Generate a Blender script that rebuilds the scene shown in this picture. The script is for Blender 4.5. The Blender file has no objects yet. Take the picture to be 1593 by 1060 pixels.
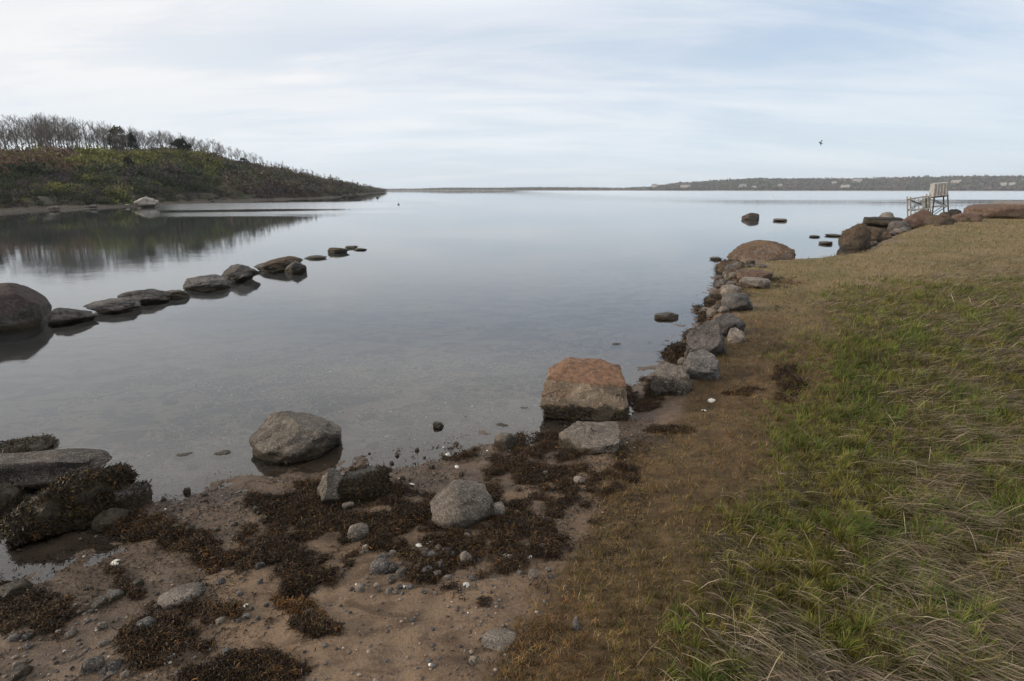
import bpy, bmesh, math, random
import numpy as np
from mathutils import Vector

# ------------------------------------------------------------------ camera, sky, sun
scene = bpy.context.scene
COL = scene.collection
CAM_H = 1.9
HAZE = 0.0002
FPX = 885.0                       # focal length in photo pixels (photo is 1593 x 1060)
PITCH = math.atan((530 - 295.5) / FPX)
cam_data = bpy.data.cameras.new("camera")
cam_data.sensor_width = 36.0
cam_data.lens = 36.0 * FPX / 1593.0
cam_data.clip_start = 0.05
cam_data.clip_end = 20000
cam = bpy.data.objects.new("camera", cam_data)
COL.objects.link(cam)
cam.location = (0, 0, CAM_H)
cam.rotation_euler = (math.pi / 2 - PITCH, 0, 0)
scene.camera = cam

SUN_EL, SUN_AZ = math.radians(17), math.radians(-97)   # azimuth from +Y, clockwise; negative = left
sun_data = bpy.data.lights.new("sun", 'SUN')
sun_data.energy = 3.2
sun_data.angle = math.radians(4)
sun_data.color = (1.0, 0.84, 0.66)
sun = bpy.data.objects.new("sun", sun_data)
COL.objects.link(sun)
sd = Vector((math.sin(SUN_AZ) * math.cos(SUN_EL), math.cos(SUN_AZ) * math.cos(SUN_EL), math.sin(SUN_EL)))
sun.rotation_euler = sd.to_track_quat('Z', 'Y').to_euler()
sun.location = (-20, -5, 20)

scene.view_settings.view_transform = 'Standard'
scene.view_settings.look = 'None'
scene.view_settings.exposure = 0.25
scene.view_settings.gamma = 1.0
scene.view_settings.use_curve_mapping = False
scene.cycles.max_bounces = 8
scene.cycles.transparent_max_bounces = 12
scene.cycles.caustics_reflective = False
scene.cycles.caustics_refractive = False


class NT:
    """small helper round a node tree"""
    def __init__(self, tree):
        self.t = tree
        tree.nodes.clear()

    def n(self, typ, props=None, **inp):
        nd = self.t.nodes.new(typ)
        for k, v in (props or {}).items():
            setattr(nd, k, v)
        for k, v in inp.items():
            key = k.replace('_', ' ')
            self.set(nd, key if key in nd.inputs else int(k[1:]) if k[0] == 'i' and k[1:].isdigit() else key, v)
        return nd

    def set(self, nd, key, v):
        s = nd.inputs[key]
        if isinstance(v, bpy.types.NodeSocket):
            self.t.links.new(v, s)
        elif isinstance(v, bpy.types.Node):
            self.t.links.new(v.outputs[0], s)
        else:
            if hasattr(s.default_value, '__len__') and len(s.default_value) == 4 and len(v) == 3:
                v = (*v, 1.0)
            s.default_value = v

    def math(self, op, a, b=0.0, c=None, clamp=False):
        nd = self.t.nodes.new('ShaderNodeMath')
        nd.operation = op
        nd.use_clamp = clamp
        self.set(nd, 0, a)
        self.set(nd, 1, b)
        if c is not None:
            self.set(nd, 2, c)
        return nd.outputs[0]

    def mix(self, f, a, b, mode='MIX'):
        nd = self.t.nodes.new('ShaderNodeMix')
        nd.data_type = 'RGBA'
        nd.blend_type = mode
        nd.clamp_factor = True
        self.set(nd, 0, f)
        self.set(nd, 6, a)
        self.set(nd, 7, b)
        return nd.outputs[2]

    def noise(self, vec, scale, detail=4, rough=0.55, dist=0.0):
        return self.n('ShaderNodeTexNoise', None, Vector=vec, Scale=scale, Detail=detail, Roughness=rough, Distortion=dist).outputs[0]

    def ramp(self, f, lo, hi, a=0.0, b=1.0):
        nd = self.t.nodes.new('ShaderNodeMapRange')
        nd.clamp = True
        nd.interpolation_type = 'SMOOTHSTEP'
        for k, v in zip((0, 1, 2, 3, 4), (f, lo, hi, a, b)):
            self.set(nd, k, v)
        return nd.outputs[0]

    def mapping(self, vec, scale=(1, 1, 1), rot=(0, 0, 0), loc=(0, 0, 0)):
        return self.n('ShaderNodeMapping', None, Vector=vec, Scale=scale, Rotation=rot, Location=loc).outputs[0]


world = bpy.data.worlds.new("World")
scene.world = world
world.use_nodes = True
W = NT(world.node_tree)
sky = W.n('ShaderNodeTexSky', dict(sky_type='NISHITA', sun_disc=False, sun_elevation=SUN_EL, sun_rotation=SUN_AZ,
                                   air_density=1.0, dust_density=1.2, ozone_density=1.5))
tc = W.n('ShaderNodeTexCoord').outputs['Generated']
sep = W.n('ShaderNodeSeparateXYZ', None, Vector=tc)
zz = W.math('ADD', W.math('MAXIMUM', sep.outputs[2], 0.0), 0.16)
plane = W.n('ShaderNodeCombineXYZ', None, X=W.math('DIVIDE', sep.outputs[0], zz), Y=W.math('DIVIDE', sep.outputs[1], zz), Z=0.0).outputs[0]
m1 = W.mapping(plane, scale=(0.55, 1.15, 1), rot=(0, 0, math.radians(14)), loc=(3.4, 1.2, 0))
c1 = W.noise(m1, 0.95, 7, 0.56, 0.55)
m2 = W.mapping(plane, scale=(0.6, 1.9, 1), rot=(0, 0, math.radians(-10)), loc=(7.0, 0.4, 0))
c2 = W.noise(m2, 1.3, 8, 0.62, 0.9)
cl = W.math('ADD', W.math('MULTIPLY', c1, 0.62), W.math('MULTIPLY', c2, 0.38))
cover = W.ramp(cl, 0.36, 0.62, 0.48, 0.95)
# more blue towards the right, whiter towards the left
side = W.ramp(sep.outputs[0], -0.6, 0.75, 0.24, -0.32)
high = W.ramp(sep.outputs[2], 0.22, 0.36)  # cloud added above the view to brighten reflections and ground
cover = W.math('ADD', W.math('ADD', cover, side), W.math('MULTIPLY', high, 0.55), clamp=True)
low = W.ramp(sep.outputs[2], 0.0, 0.22, 1.0, 0.0)
tone = W.noise(W.mapping(plane, scale=(0.6, 2.0, 1), loc=(1.0, 5.0, 0), rot=(0, 0, 0.2)), 1.0, 5, 0.5, 0.4)
cc = W.mix(W.ramp(tone, 0.38, 0.62), (6.95, 7.4, 8.0), (8.2, 8.25, 8.4))
cc = W.mix(W.ramp(sep.outputs[0], 0.35, -0.7, 0.0, 0.55), cc, (8.0, 7.85, 7.75))
cc = W.mix(W.math('MULTIPLY', high, 0.85), cc, W.mix(W.ramp(tone, 0.38, 0.62), (8.3, 8.3, 8.4), (11.2, 11.0, 10.7)))  # brighter cloud colours in the unseen upper sky, added for their light
skyblue = W.mix(0.55, sky.outputs[0], (4.3, 5.9, 8.2))
skyc = W.mix(cover, skyblue, cc)
skyc = W.mix(W.math('MULTIPLY', low, 0.6), skyc, (6.6, 7.5, 8.2))
bg = W.n('ShaderNodeBackground', None, Color=skyc, Strength=0.1)
out = W.n('ShaderNodeOutputWorld')
W.t.links.new(bg.outputs[0], out.inputs[0])

# ------------------------------------------------------------------ pixel geometry and noise
rng = np.random.default_rng(7)
random.seed(7)
CP, SP = math.cos(PITCH), math.sin(PITCH)


def ray(px, py):
    u, v = (px - 796.5) / FPX, (530 - py) / FPX
    return np.array([u, CP + v * SP, -SP + v * CP])


def hit_z(px, py, z=0.0):
    d = ray(px, py)
    t = (z - CAM_H) / d[2]
    return np.array([0, 0, CAM_H]) + d * t


def _hash(ix, iy, iz, seed):
    h = (ix.astype(np.int64) * 374761393 + iy.astype(np.int64) * 668265263 + iz.astype(np.int64) * 2147483647 + seed * 974634777) & 0xFFFFFFFF
    h = ((h ^ (h >> 13)) * 1274126177) & 0xFFFFFFFF
    return ((h ^ (h >> 16)) & 0xFFFFFF) / float(0xFFFFFF)


def vn3(p, seed=0):
    i = np.floor(p)
    f = p - i
    f = f * f * (3 - 2 * f)
    i = i.astype(np.int64)
    r = 0
    for dx in (0, 1):
        for dy in (0, 1):
            for dz in (0, 1):
                w = (f[:, 0] if dx else 1 - f[:, 0]) * (f[:, 1] if dy else 1 - f[:, 1]) * (f[:, 2] if dz else 1 - f[:, 2])
                r = r + w * _hash(i[:, 0] + dx, i[:, 1] + dy, i[:, 2] + dz, seed)
    return r * 2 - 1


def fbm3(p, seed=0, octv=4, gain=0.5):
    a, s, r = 1.0, 1.0, 0
    for k in range(octv):
        r = r + a * vn3(p * s + 17.3 * k, seed + k)
        a *= gain
        s *= 2.03
    return r


def fbm2(x, y, scale, seed=0, octv=4, gain=0.5):
    x, y = np.atleast_1d(x).astype(float), np.atleast_1d(y).astype(float)
    return fbm3(np.stack([x * scale, y * scale, np.zeros_like(x) + 0.37], 1), seed, octv, gain)


def sstep(a, b, x):
    t = np.clip((x - a) / (b - a), 0, 1)
    return t * t * (3 - 2 * t)


def poly_sd(x, y, P):
    """signed distance to a closed polygon, positive inside"""
    x, y = np.atleast_1d(x).astype(float), np.atleast_1d(y).astype(float)
    best = np.full(x.shape, 1e18)
    inside = np.zeros(x.shape, bool)
    n = len(P)
    for i in range(n):
        ax, ay = P[i]
        bx, by = P[(i + 1) % n]
        ex, ey = bx - ax, by - ay
        L = ex * ex + ey * ey + 1e-12
        t = np.clip(((x - ax) * ex + (y - ay) * ey) / L, 0, 1)
        best = np.minimum(best, (x - ax - t * ex) ** 2 + (y - ay - t * ey) ** 2)
        c = (ay > y) != (by > y)
        inside ^= c & (x < ex * (y - ay) / (ey if abs(ey) > 1e-12 else 1e-12) + ax)
    d = np.sqrt(best)
    return np.where(inside, d, -d)


coast_px = [(-900, 1080, 0), (-300, 925, 0), (-60, 880, 0), (60, 862, 0), (150, 838, 0), (200, 812, 0), (238, 790, 0), (330, 766, 0), (400, 748, 0), (470, 738, 0),
            (560, 728, 0), (640, 722, 0), (700, 708, 0), (760, 694, 0), (840, 684, 0), (885, 674, 0), (955, 655, 0), (985, 625, 0), (1012, 598, 0),
            (1038, 560, 0), (1062, 526, 0), (1092, 488, 0), (1106, 455, 0), (1116, 426, 0), (1138, 410, 0), (1190, 403, 0.25), (1240, 397, 0.3),
            (1300, 391, 0.3), (1338, 386, 0.3), (1372, 366, 0.3), (1410, 353, 0.3), (1440, 346, 0.3), (1480, 338, 0.3), (1530, 331, 0.3), (1600, 326, 0.3), (1800, 318, 0.3), (2300, 308, 0.3)]
LAND = [tuple(hit_z(*c)[:2]) for c in coast_px] + [(900, 120), (900, -300), (-60, -300), (-30, -6)]


def coast_d(x, y):
    return poly_sd(x, y, LAND)


def zfun(x, y, fine=True):
    x, y = np.atleast_1d(x).astype(float), np.atleast_1d(y).astype(float)
    d = coast_d(x, y) + 0.10 * fbm2(x, y, 2.2, 5, 3) * sstep(0, 6, 8 - np.abs(y - 3))
    bank = sstep(4.3, 6.5, y) * sstep(0.0, 1.0, x)
    beach = 0.50 * (1 - np.exp(-np.clip(d, 0, None) * 0.17))
    bk = 0.26 * sstep(0.0, 0.45, d) + 0.16 * (1 - np.exp(-np.clip(d, 0, None) * 0.1))
    up = beach * (1 - bank) + bk * bank
    dn = -1.1 * (1 - np.exp(np.clip(d, None, 0) * 0.055))
    z = np.where(d > 0, up, dn)
    z = z + 0.030 * np.clip(fbm2(x, y, 3.4, 25, 3), -0.6, 1) * sstep(0.0, 0.6, poly_sd(x, y, GREEN)) * sstep(45, 15, np.hypot(x, y))
    # shallow wet hollow at the lower left
    q = np.exp(-(((x + 2.55) / 0.9) ** 2 + ((y - 2.55) / 0.30) ** 2))
    z = z - 0.022 * q
    if fine:
        near = sstep(40, 8, np.hypot(x, y))
        z = z + near * (0.016 * fbm2(x, y, 2.6, 11, 3) + 0.013 * fbm2(x, y, 8.5, 12, 3, 0.6)) * np.where(d > -1.5, 1, 0.6)
    return z


def ground_hit(px, py):
    z = 0.1
    for _ in range(14):
        p = hit_z(px, py, z)
        z = 0.5 * z + 0.5 * float(zfun(p[0], p[1])[0])
    p = hit_z(px, py, z)
    p[2] = float(zfun(p[0], p[1])[0])
    return p


def wpoly(pts, z=0.25, extra=()):
    out_ = []
    for p in pts:
        q = hit_z(p[0], p[1], p[2] if len(p) > 2 else z)
        out_.append((q[0], q[1]))
    return out_ + list(extra)


TURF = wpoly([(690, 1120), (760, 985), (850, 880), (915, 800), (945, 745), (945, 695), (990, 634), (1040, 596), (1085, 548), (1122, 495), (1140, 450),
              (1160, 418), (1200, 404), (1240, 398), (1338, 387), (1410, 354), (1480, 341), (1600, 328), (2300, 309)], 0.22, [(900, 110), (900, -60), (0.5, -60), (-0.1, 0.4)])
GREEN = wpoly([(1010, 1120), (1035, 960), (1075, 850), (1110, 760), (1190, 690), (1262, 610), (1290, 540), (1285, 480), (1300, 446), (1400, 428), (1600, 430), (2000, 450)], 0.33,
              [(60, 20), (60, -30), (1.0, -30)])
STRAW = wpoly([(1200, 1150), (1180, 960), (1290, 820), (1420, 700), (1440, 560), (1400, 470), (1420, 420), (1593, 400), (2100, 420)], 0.35, [(60, 10), (60, -30), (1.5, -30)])


# ------------------------------------------------------------------ mesh / object helpers
def tag(o, label=None, cat=None, group=None, kind=None):
    if label:
        o["label"] = label
    if cat:
        o["category"] = cat
    if group:
        o["group"] = group
    if kind:
        o["kind"] = kind
    return o


def mesh_np(name, V, F, mat=None, parent=None, smooth=True, col=None, attr='Col'):
    """V (n,3); F list of (m,k) arrays"""
    me = bpy.data.meshes.new(name)
    V = np.asarray(V, np.float32)
    F = [np.asarray(f, np.int32) for f in (F if isinstance(F, list) else [F])]
    me.vertices.add(len(V))
    me.vertices.foreach_set('co', V.ravel())
    nl = sum(f.size for f in F)
    nf = sum(len(f) for f in F)
    me.loops.add(nl)
    me.polygons.add(nf)
    me.loops.foreach_set('vertex_index', np.concatenate([f.ravel() for f in F]))
    ls = []
    st = 0
    for f in F:
        ls.append(st + np.arange(len(f)) * f.shape[1])
        st += f.size
    me.polygons.foreach_set('loop_start', np.concatenate(ls).astype(np.int32))
    me.polygons.foreach_set('use_smooth', np.full(nf, smooth))
    if col is not None:
        a = me.color_attributes.new(attr, 'FLOAT_COLOR', 'POINT')
        c = np.ones((len(V), 4), np.float32)
        c[:, :col.shape[1]] = col
        a.data.foreach_set('color', c.ravel())
    me.update(calc_edges=True)
    me.validate()
    if mat:
        me.materials.append(mat)
    o = bpy.data.objects.new(name, me)
    COL.objects.link(o)
    if parent:
        o.parent = parent
    return o


def bm_obj(name, bm, mat=None, parent=None, smooth=False):
    me = bpy.data.meshes.new(name)
    bm.to_mesh(me)
    bm.free()
    for p in me.polygons:
        p.use_smooth = smooth
    if mat:
        me.materials.append(mat)
    o = bpy.data.objects.new(name, me)
    COL.objects.link(o)
    if parent:
        o.parent = parent
    return o


def empty(name, loc, rz=0.0):
    o = bpy.data.objects.new(name, None)
    COL.objects.link(o)
    o.location = loc
    o.rotation_euler = (0, 0, rz)
    o.empty_display_size = 0.2
    return o


def bm_bar(bm, a, b, w, h=None, taper=1.0):
    """square bar from a to b"""
    a, b = Vector(a), Vector(b)
    h = h or w
    d = (b - a).normalized()
    s = d.cross(Vector((0, 0, 1)))
    if s.length < 1e-3:
        s = Vector((1, 0, 0))
    s.normalize()
    t = s.cross(d).normalized()
    vs = []
    for p, k in ((a, 1.0), (b, taper)):
        for sx, sy in ((-1, -1), (1, -1), (1, 1), (-1, 1)):
            vs.append(bm.verts.new(p + s * sx * w * k / 2 + t * sy * h * k / 2))
    for f in ((0, 1, 2, 3), (7, 6, 5, 4), (0, 4, 5, 1), (1, 5, 6, 2), (2, 6, 7, 3), (3, 7, 4, 0)):
        bm.faces.new([vs[i] for i in f])


# ------------------------------------------------------------------ materials
def new_mat(name):
    m = bpy.data.materials.new(name)
    m.use_nodes = True
    return m, NT(m.node_tree)


def finish(N, surf, disp=None):
    o = N.n('ShaderNodeOutputMaterial')
    N.t.links.new(surf if isinstance(surf, bpy.types.NodeSocket) else surf.outputs[0], o.inputs['Surface'])
    return o


def rock_mat(name, c1, c2, top=None, topamt=0.0, wet=True, speck=0.75, tide=0.07, rough=0.85, weed=(0.022, 0.017, 0.010)):
    m, N = new_mat(name)
    tcn = N.n('ShaderNodeTexCoord')
    geo = N.n('ShaderNodeNewGeometry')
    info = N.n('ShaderNodeObjectInfo')
    off = N.n('ShaderNodeCombineXYZ', None, X=N.math('MULTIPLY', info.outputs['Random'], 37.0), Y=0.0, Z=0.0)
    v = N.n('ShaderNodeVectorMath', dict(operation='ADD'), i0=tcn.outputs['Object'], i1=off.outputs[0]).outputs[0]
    big = N.noise(v, 5.0, 5, 0.6, 0.4)
    col = N.mix(N.ramp(big, 0.36, 0.64), c1, c2)
    med = N.noise(v, 22.0, 6, 0.7)
    col = N.mix(N.ramp(N.noise(v, 2.2, 4, 0.6, 0.8), 0.46, 0.62, 0, 0.55), col, tuple(x * 0.42 for x in c1))
    col = N.mix(N.ramp(med, 0.50, 0.72, 0, 0.65), col, tuple(min(1, x * 1.7 + 0.03) for x in c2))
    col = N.mix(N.ramp(med, 0.46, 0.30, 0, 0.7), col, tuple(x * 0.35 for x in c1))
    sp = N.noise(v, 120.0, 3, 0.7)
    col = N.mix(N.ramp(sp, 0.56, 0.66, 0, speck), col, (0.42, 0.39, 0.35))
    col = N.mix(N.ramp(sp, 0.44, 0.35, 0, speck), col, (0.03, 0.028, 0.026))
    edg = N.n('ShaderNodeTexVoronoi', dict(feature='DISTANCE_TO_EDGE'), Vector=N.n('ShaderNodeVectorMath', dict(operation='ADD'), i0=v, i1=N.n('ShaderNodeVectorMath', dict(operation='SCALE'), Vector=N.n('ShaderNodeTexNoise', None, Vector=v, Scale=7.0, Detail=4.0).outputs['Color'], Scale=0.35).outputs[0]).outputs[0], Scale=3.2).outputs['Distance']
    crk = N.math('MULTIPLY', N.ramp(edg, 0.018, 0.0), N.ramp(N.noise(v, 3.0, 3), 0.45, 0.6))
    col = N.mix(N.math('MULTIPLY', crk, 0.8), col, (0.015, 0.013, 0.012))
    if top:
        nz = N.n('ShaderNodeSeparateXYZ', None, Vector=geo.outputs['Normal']).outputs[2]
        tm = N.math('MULTIPLY', N.ramp(N.math('ADD', nz, N.math('MULTIPLY', N.noise(v, 3.2, 6, 0.72, 0.8), 2.2)), 1.05, 1.85), topamt)
        col = N.mix(tm, col, N.mix(N.ramp(med, 0.3, 0.7), tuple(x * 0.42 for x in top), tuple(x * 1.5 for x in top)))
    col = N.mix(N.math('MULTIPLY', info.outputs['Random'], 0.35), col, N.mix(1.0, col, (0.55, 0.53, 0.52), 'MULTIPLY'))
    rgh = rough
    if wet:
        pz = N.n('ShaderNodeSeparateXYZ', None, Vector=geo.outputs['Position']).outputs[2]
        wn = N.noise(geo.outputs['Position'], 9.0, 5, 0.65)
        lim = N.math('MULTIPLY', wn, tide * 2.0)
        wm = N.ramp(N.math('SUBTRACT', pz, lim), 0.0, 0.03, 1.0, 0.0)
        col = N.mix(wm, col, N.mix(N.ramp(N.noise(v, 45.0, 4, 0.7), 0.4, 0.65), weed, tuple(x * 2.6 for x in weed)))
        rgh = N.ramp(wm, 0.0, 1.0, rough, 0.35)
    hgt = N.math('SUBTRACT', N.math('ADD', N.math('MULTIPLY', med, 0.9), N.math('MULTIPLY', sp, 0.4)), N.math('MULTIPLY', crk, 0.8))
    bmp = N.n('ShaderNodeBump', None, Height=hgt, Strength=1.0, Distance=0.035)
    b = N.n('ShaderNodeBsdfPrincipled', None, Base_Color=col, Roughness=rgh, Normal=bmp, Specular_IOR_Level=0.3)
    finish(N, b)
    return m


def attr_mat(name, rough=0.6, transl=0.25, noise_amt=0.35, nscale=40.0, spec=0.3):
    m, N = new_mat(name)
    a = N.n('ShaderNodeVertexColor', dict(layer_name='Col')).outputs[0]
    pos = N.n('ShaderNodeNewGeometry').outputs['Position']
    k = N.ramp(N.noise(pos, nscale, 3), 0.3, 0.7, 1 - noise_amt, 1 + noise_amt)
    col = N.n('ShaderNodeVectorMath', dict(operation='SCALE'), Vector=a, Scale=k).outputs[0]
    b = N.n('ShaderNodeBsdfPrincipled', None, Base_Color=col, Roughness=rough)
    b.inputs['Specular IOR Level'].default_value = spec
    if transl > 0:
        t = N.n('ShaderNodeBsdfTranslucent', None, Color=col)
        mx = N.n('ShaderNodeMixShader', None, i0=transl, i1=b, i2=t)
        finish(N, mx)
    else:
        finish(N, b)
    return m


def flat_mat(name, col, rough=0.7, scale=8.0, var=0.4, col2=None, metallic=0.0):
    m, N = new_mat(name)
    v = N.n('ShaderNodeTexCoord').outputs['Object']
    n_ = N.noise(v, scale, 5, 0.6)
    c2 = col2 or tuple(x * (1 - var) for x in col)
    c = N.mix(N.ramp(n_, 0.35, 0.65), col, c2)
    b = N.n('ShaderNodeBsdfPrincipled', None, Base_Color=c, Roughness=rough, Metallic=metallic,
            Normal=N.n('ShaderNodeBump', None, Height=N.noise(v, scale * 6, 4), Strength=0.4, Distance=0.01))
    finish(N, b)
    return m


# ground: sand, wet sand, turf soil
m_ground, N = new_mat("ground")
pos = N.n('ShaderNodeNewGeometry').outputs['Position']
msk = N.n('ShaderNodeSeparateColor', None, Color=N.n('ShaderNodeVertexColor', dict(layer_name='Mask')).outputs[0])
nb, nm, nf = N.noise(pos, 1.7, 5, 0.6, 0.3), N.noise(pos, 9.0, 6, 0.65, 0.2), N.noise(pos, 90.0, 4, 0.75)
sand = N.mix(N.ramp(nb, 0.35, 0.65), (0.112, 0.074, 0.046), (0.176, 0.121, 0.078))
sand = N.mix(N.ramp(nm, 0.48, 0.70, 0, 0.6), sand, (0.055, 0.034, 0.023))
sand = N.mix(N.ramp(nf, 0.50, 0.66, 0, 0.6), sand, (0.19, 0.15, 0.115))
sand = N.mix(N.ramp(nf, 0.46, 0.34, 0, 0.6), sand, (0.055, 0.040, 0.033))
soil = N.mix(N.ramp(nm, 0.35, 0.65), (0.050, 0.032, 0.016), (0.098, 0.064, 0.031))
soil = N.mix(N.ramp(nf, 0.48, 0.66, 0, 0.5), soil, (0.024, 0.017, 0.010))
thy = N.math('ADD', N.n('ShaderNodeSeparateXYZ', None, Vector=pos).outputs[1], N.math('MULTIPLY', nb, 6.0))
thatch = N.mix(N.ramp(N.noise(pos, 0.55, 6, 0.65, 0.4), 0.38, 0.62), (0.175, 0.125, 0.066), (0.110, 0.092, 0.038))
thatch = N.mix(N.ramp(nm, 0.52, 0.68, 0, 0.6), thatch, (0.06, 0.042, 0.024))
soil = N.mix(N.ramp(thy, 8.0, 14.0), soil, thatch)
soil = N.mix(N.math('MULTIPLY', N.ramp(msk.outputs[0], 0.74, 0.97), N.ramp(thy, 15.0, 8.0)), soil, N.mix(N.ramp(nf, 0.4, 0.6), (0.020, 0.017, 0.009), (0.050, 0.040, 0.020)))  # soil painted darker under green grass as shade between the blades
tm = N.ramp(N.math('ADD', msk.outputs[0], N.math('MULTIPLY', N.math('SUBTRACT', nm, 0.5), 0.9)), 0.30, 0.62)
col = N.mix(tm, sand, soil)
vor = N.n('ShaderNodeTexVoronoi', None, Vector=pos, Scale=26.0, Randomness=1.0)
pm = N.math('MULTIPLY', N.ramp(vor.outputs['Distance'], 0.30, 0.18), N.ramp(N.math('ADD', msk.outputs[2], N.math('MULTIPLY', N.math('SUBTRACT', nm, 0.5), 1.6)), 0.35, 0.7))
col = N.mix(N.math('MULTIPLY', pm, 0.8), col, N.mix(N.n('ShaderNodeSeparateColor', None, Color=vor.outputs['Color']).outputs[0], (0.05, 0.045, 0.045), (0.24, 0.21, 0.19)))
bedz = N.n('ShaderNodeSeparateXYZ', None, Vector=pos).outputs[2]
bedn = N.noise(N.mapping(pos, scale=(1, 1.3, 1)), 2.0, 8, 0.74, 0.6)
bedm = N.math('MULTIPLY', N.ramp(bedz, -0.01, -0.08), N.ramp(bedn, 0.47, 0.55))
col = N.mix(N.math('MULTIPLY', N.ramp(bedz, -0.01, -0.05), 0.75), col, (0.30, 0.245, 0.18))
col = N.mix(N.math('MULTIPLY', bedm, 0.9), col, (0.022, 0.020, 0.017))
wet = N.ramp(N.math('ADD', msk.outputs[1], N.math('MULTIPLY', N.math('SUBTRACT', nm, 0.5), 0.5)), 0.25, 0.75)
col = N.mix(N.math('MULTIPLY', wet, 0.8), col, N.mix(1.0, col, (0.50, 0.49, 0.50), 'MULTIPLY'))
col = N.mix(N.math('MULTIPLY', N.ramp(N.noise(N.mapping(pos, scale=(1, 1.8, 1), rot=(0, 0, 0.5)), 3.4, 6, 0.7, 0.8), 0.50, 0.66, 0, 0.65), N.math('SUBTRACT', 1.0, tm)), col, (0.042, 0.027, 0.018))
hg = N.math('ADD', N.math('ADD', N.math('MULTIPLY', nm, 1.2), N.math('MULTIPLY', nf, 0.3)), N.math('MULTIPLY', pm, 0.25))
bmp = N.n('ShaderNodeBump', None, Height=hg, Strength=0.9, Distance=0.03)
finish(N, N.n('ShaderNodeBsdfPrincipled', None, Base_Color=col, Roughness=N.ramp(wet, 0, 1, 0.9, 0.5), Normal=bmp, Specular_IOR_Level=0.25))

# water: a clear surface over the bed, faint wind ripples, tinted body
m_water, N = new_mat("water")
pos = N.n('ShaderNodeNewGeometry').outputs['Position']
sx = N.n('ShaderNodeSeparateXYZ', None, Vector=pos)
rip = N.noise(N.mapping(pos, scale=(0.8, 1.6, 1), rot=(0, 0, 0.35)), 3.2, 4, 0.55, 0.3)
rip2 = N.noise(N.mapping(pos, scale=(1, 2.2, 1), rot=(0, 0, -0.3)), 14.0, 3, 0.5, 0.2)
swell = N.noise(N.mapping(pos, scale=(1, 2.0, 1), rot=(0, 0, 0.2)), 0.5, 2, 0.5)
patch = N.noise(N.mapping(pos, scale=(0.35, 1.4, 1)), 0.05, 3, 0.5)
far = N.ramp(sx.outputs[1], 30.0, 150.0)
# ruffled band off the headland beach
bandc = N.math('ADD', sx.outputs[1], N.math('MULTIPLY', sx.outputs[0], 0.30))
ruf = N.math('MAXIMUM', N.math('MULTIPLY', N.ramp(N.math('ADD', far, N.math('MULTIPLY', N.math('SUBTRACT', patch, 0.5), 1.6)), 0.35, 0.9), N.ramp(sx.outputs[0], -20, 60)), 0.0)
hgt = N.math('ADD', N.math('ADD', N.math('MULTIPLY', rip, 0.5), N.math('MULTIPLY', rip2, 0.12)), N.math('MULTIPLY', swell, 1.2))
bmp = N.n('ShaderNodeBump', None, Height=hgt, Strength=N.ramp(sx.outputs[1], 4.0, 30.0, 0.15, 0.055), Distance=0.02)
fr = N.n('ShaderNodeFresnel', None, IOR=1.54, Normal=bmp)
rad_ = N.n('ShaderNodeVectorMath', dict(operation='LENGTH'), Vector=pos).outputs['Value']
azr = N.math('DIVIDE', sx.outputs[0], N.math('MAXIMUM', sx.outputs[1], 1.0))
rn = N.math('ADD', rad_, N.math('MULTIPLY', N.math('SUBTRACT', N.noise(N.mapping(pos, scale=(0.25, 1.0, 1)), 0.22, 4, 0.6), 0.5), 16.0))
b1 = N.math('MULTIPLY', N.ramp(rn, 44.0, 51.0), N.ramp(rn, 62.0, 55.0))
b2 = N.math('MULTIPLY', N.ramp(rn, 63.0, 66.0), N.ramp(rn, 110.0, 90.0))
bd = N.math('MULTIPLY', N.math('MAXIMUM', b1, b2), N.math('MULTIPLY', N.ramp(azr, -0.66, -0.56), N.ramp(azr, -0.05, -0.25)))
ruf = N.math('MAXIMUM', ruf, N.math('MULTIPLY', bd, 1.1))
gl = N.n('ShaderNodeBsdfAnisotropic', None, Color=(0.96, 0.97, 0.98), Roughness=N.math('ADD', N.math('MULTIPLY', ruf, 0.13), 0.022), Normal=bmp)
tr = N.n('ShaderNodeBsdfTransparent', None, Color=(0.95, 0.96, 0.96))
mx = N.n('ShaderNodeMixShader', None, i0=fr.outputs[0], i1=tr, i2=gl)
o_ = finish(N, mx)
vol = N.n('ShaderNodeVolumePrincipled', None, Color=(0.50, 0.54, 0.54), Density=0.36)
N.t.links.new(vol.outputs[0], o_.inputs['Volume'])

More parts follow.
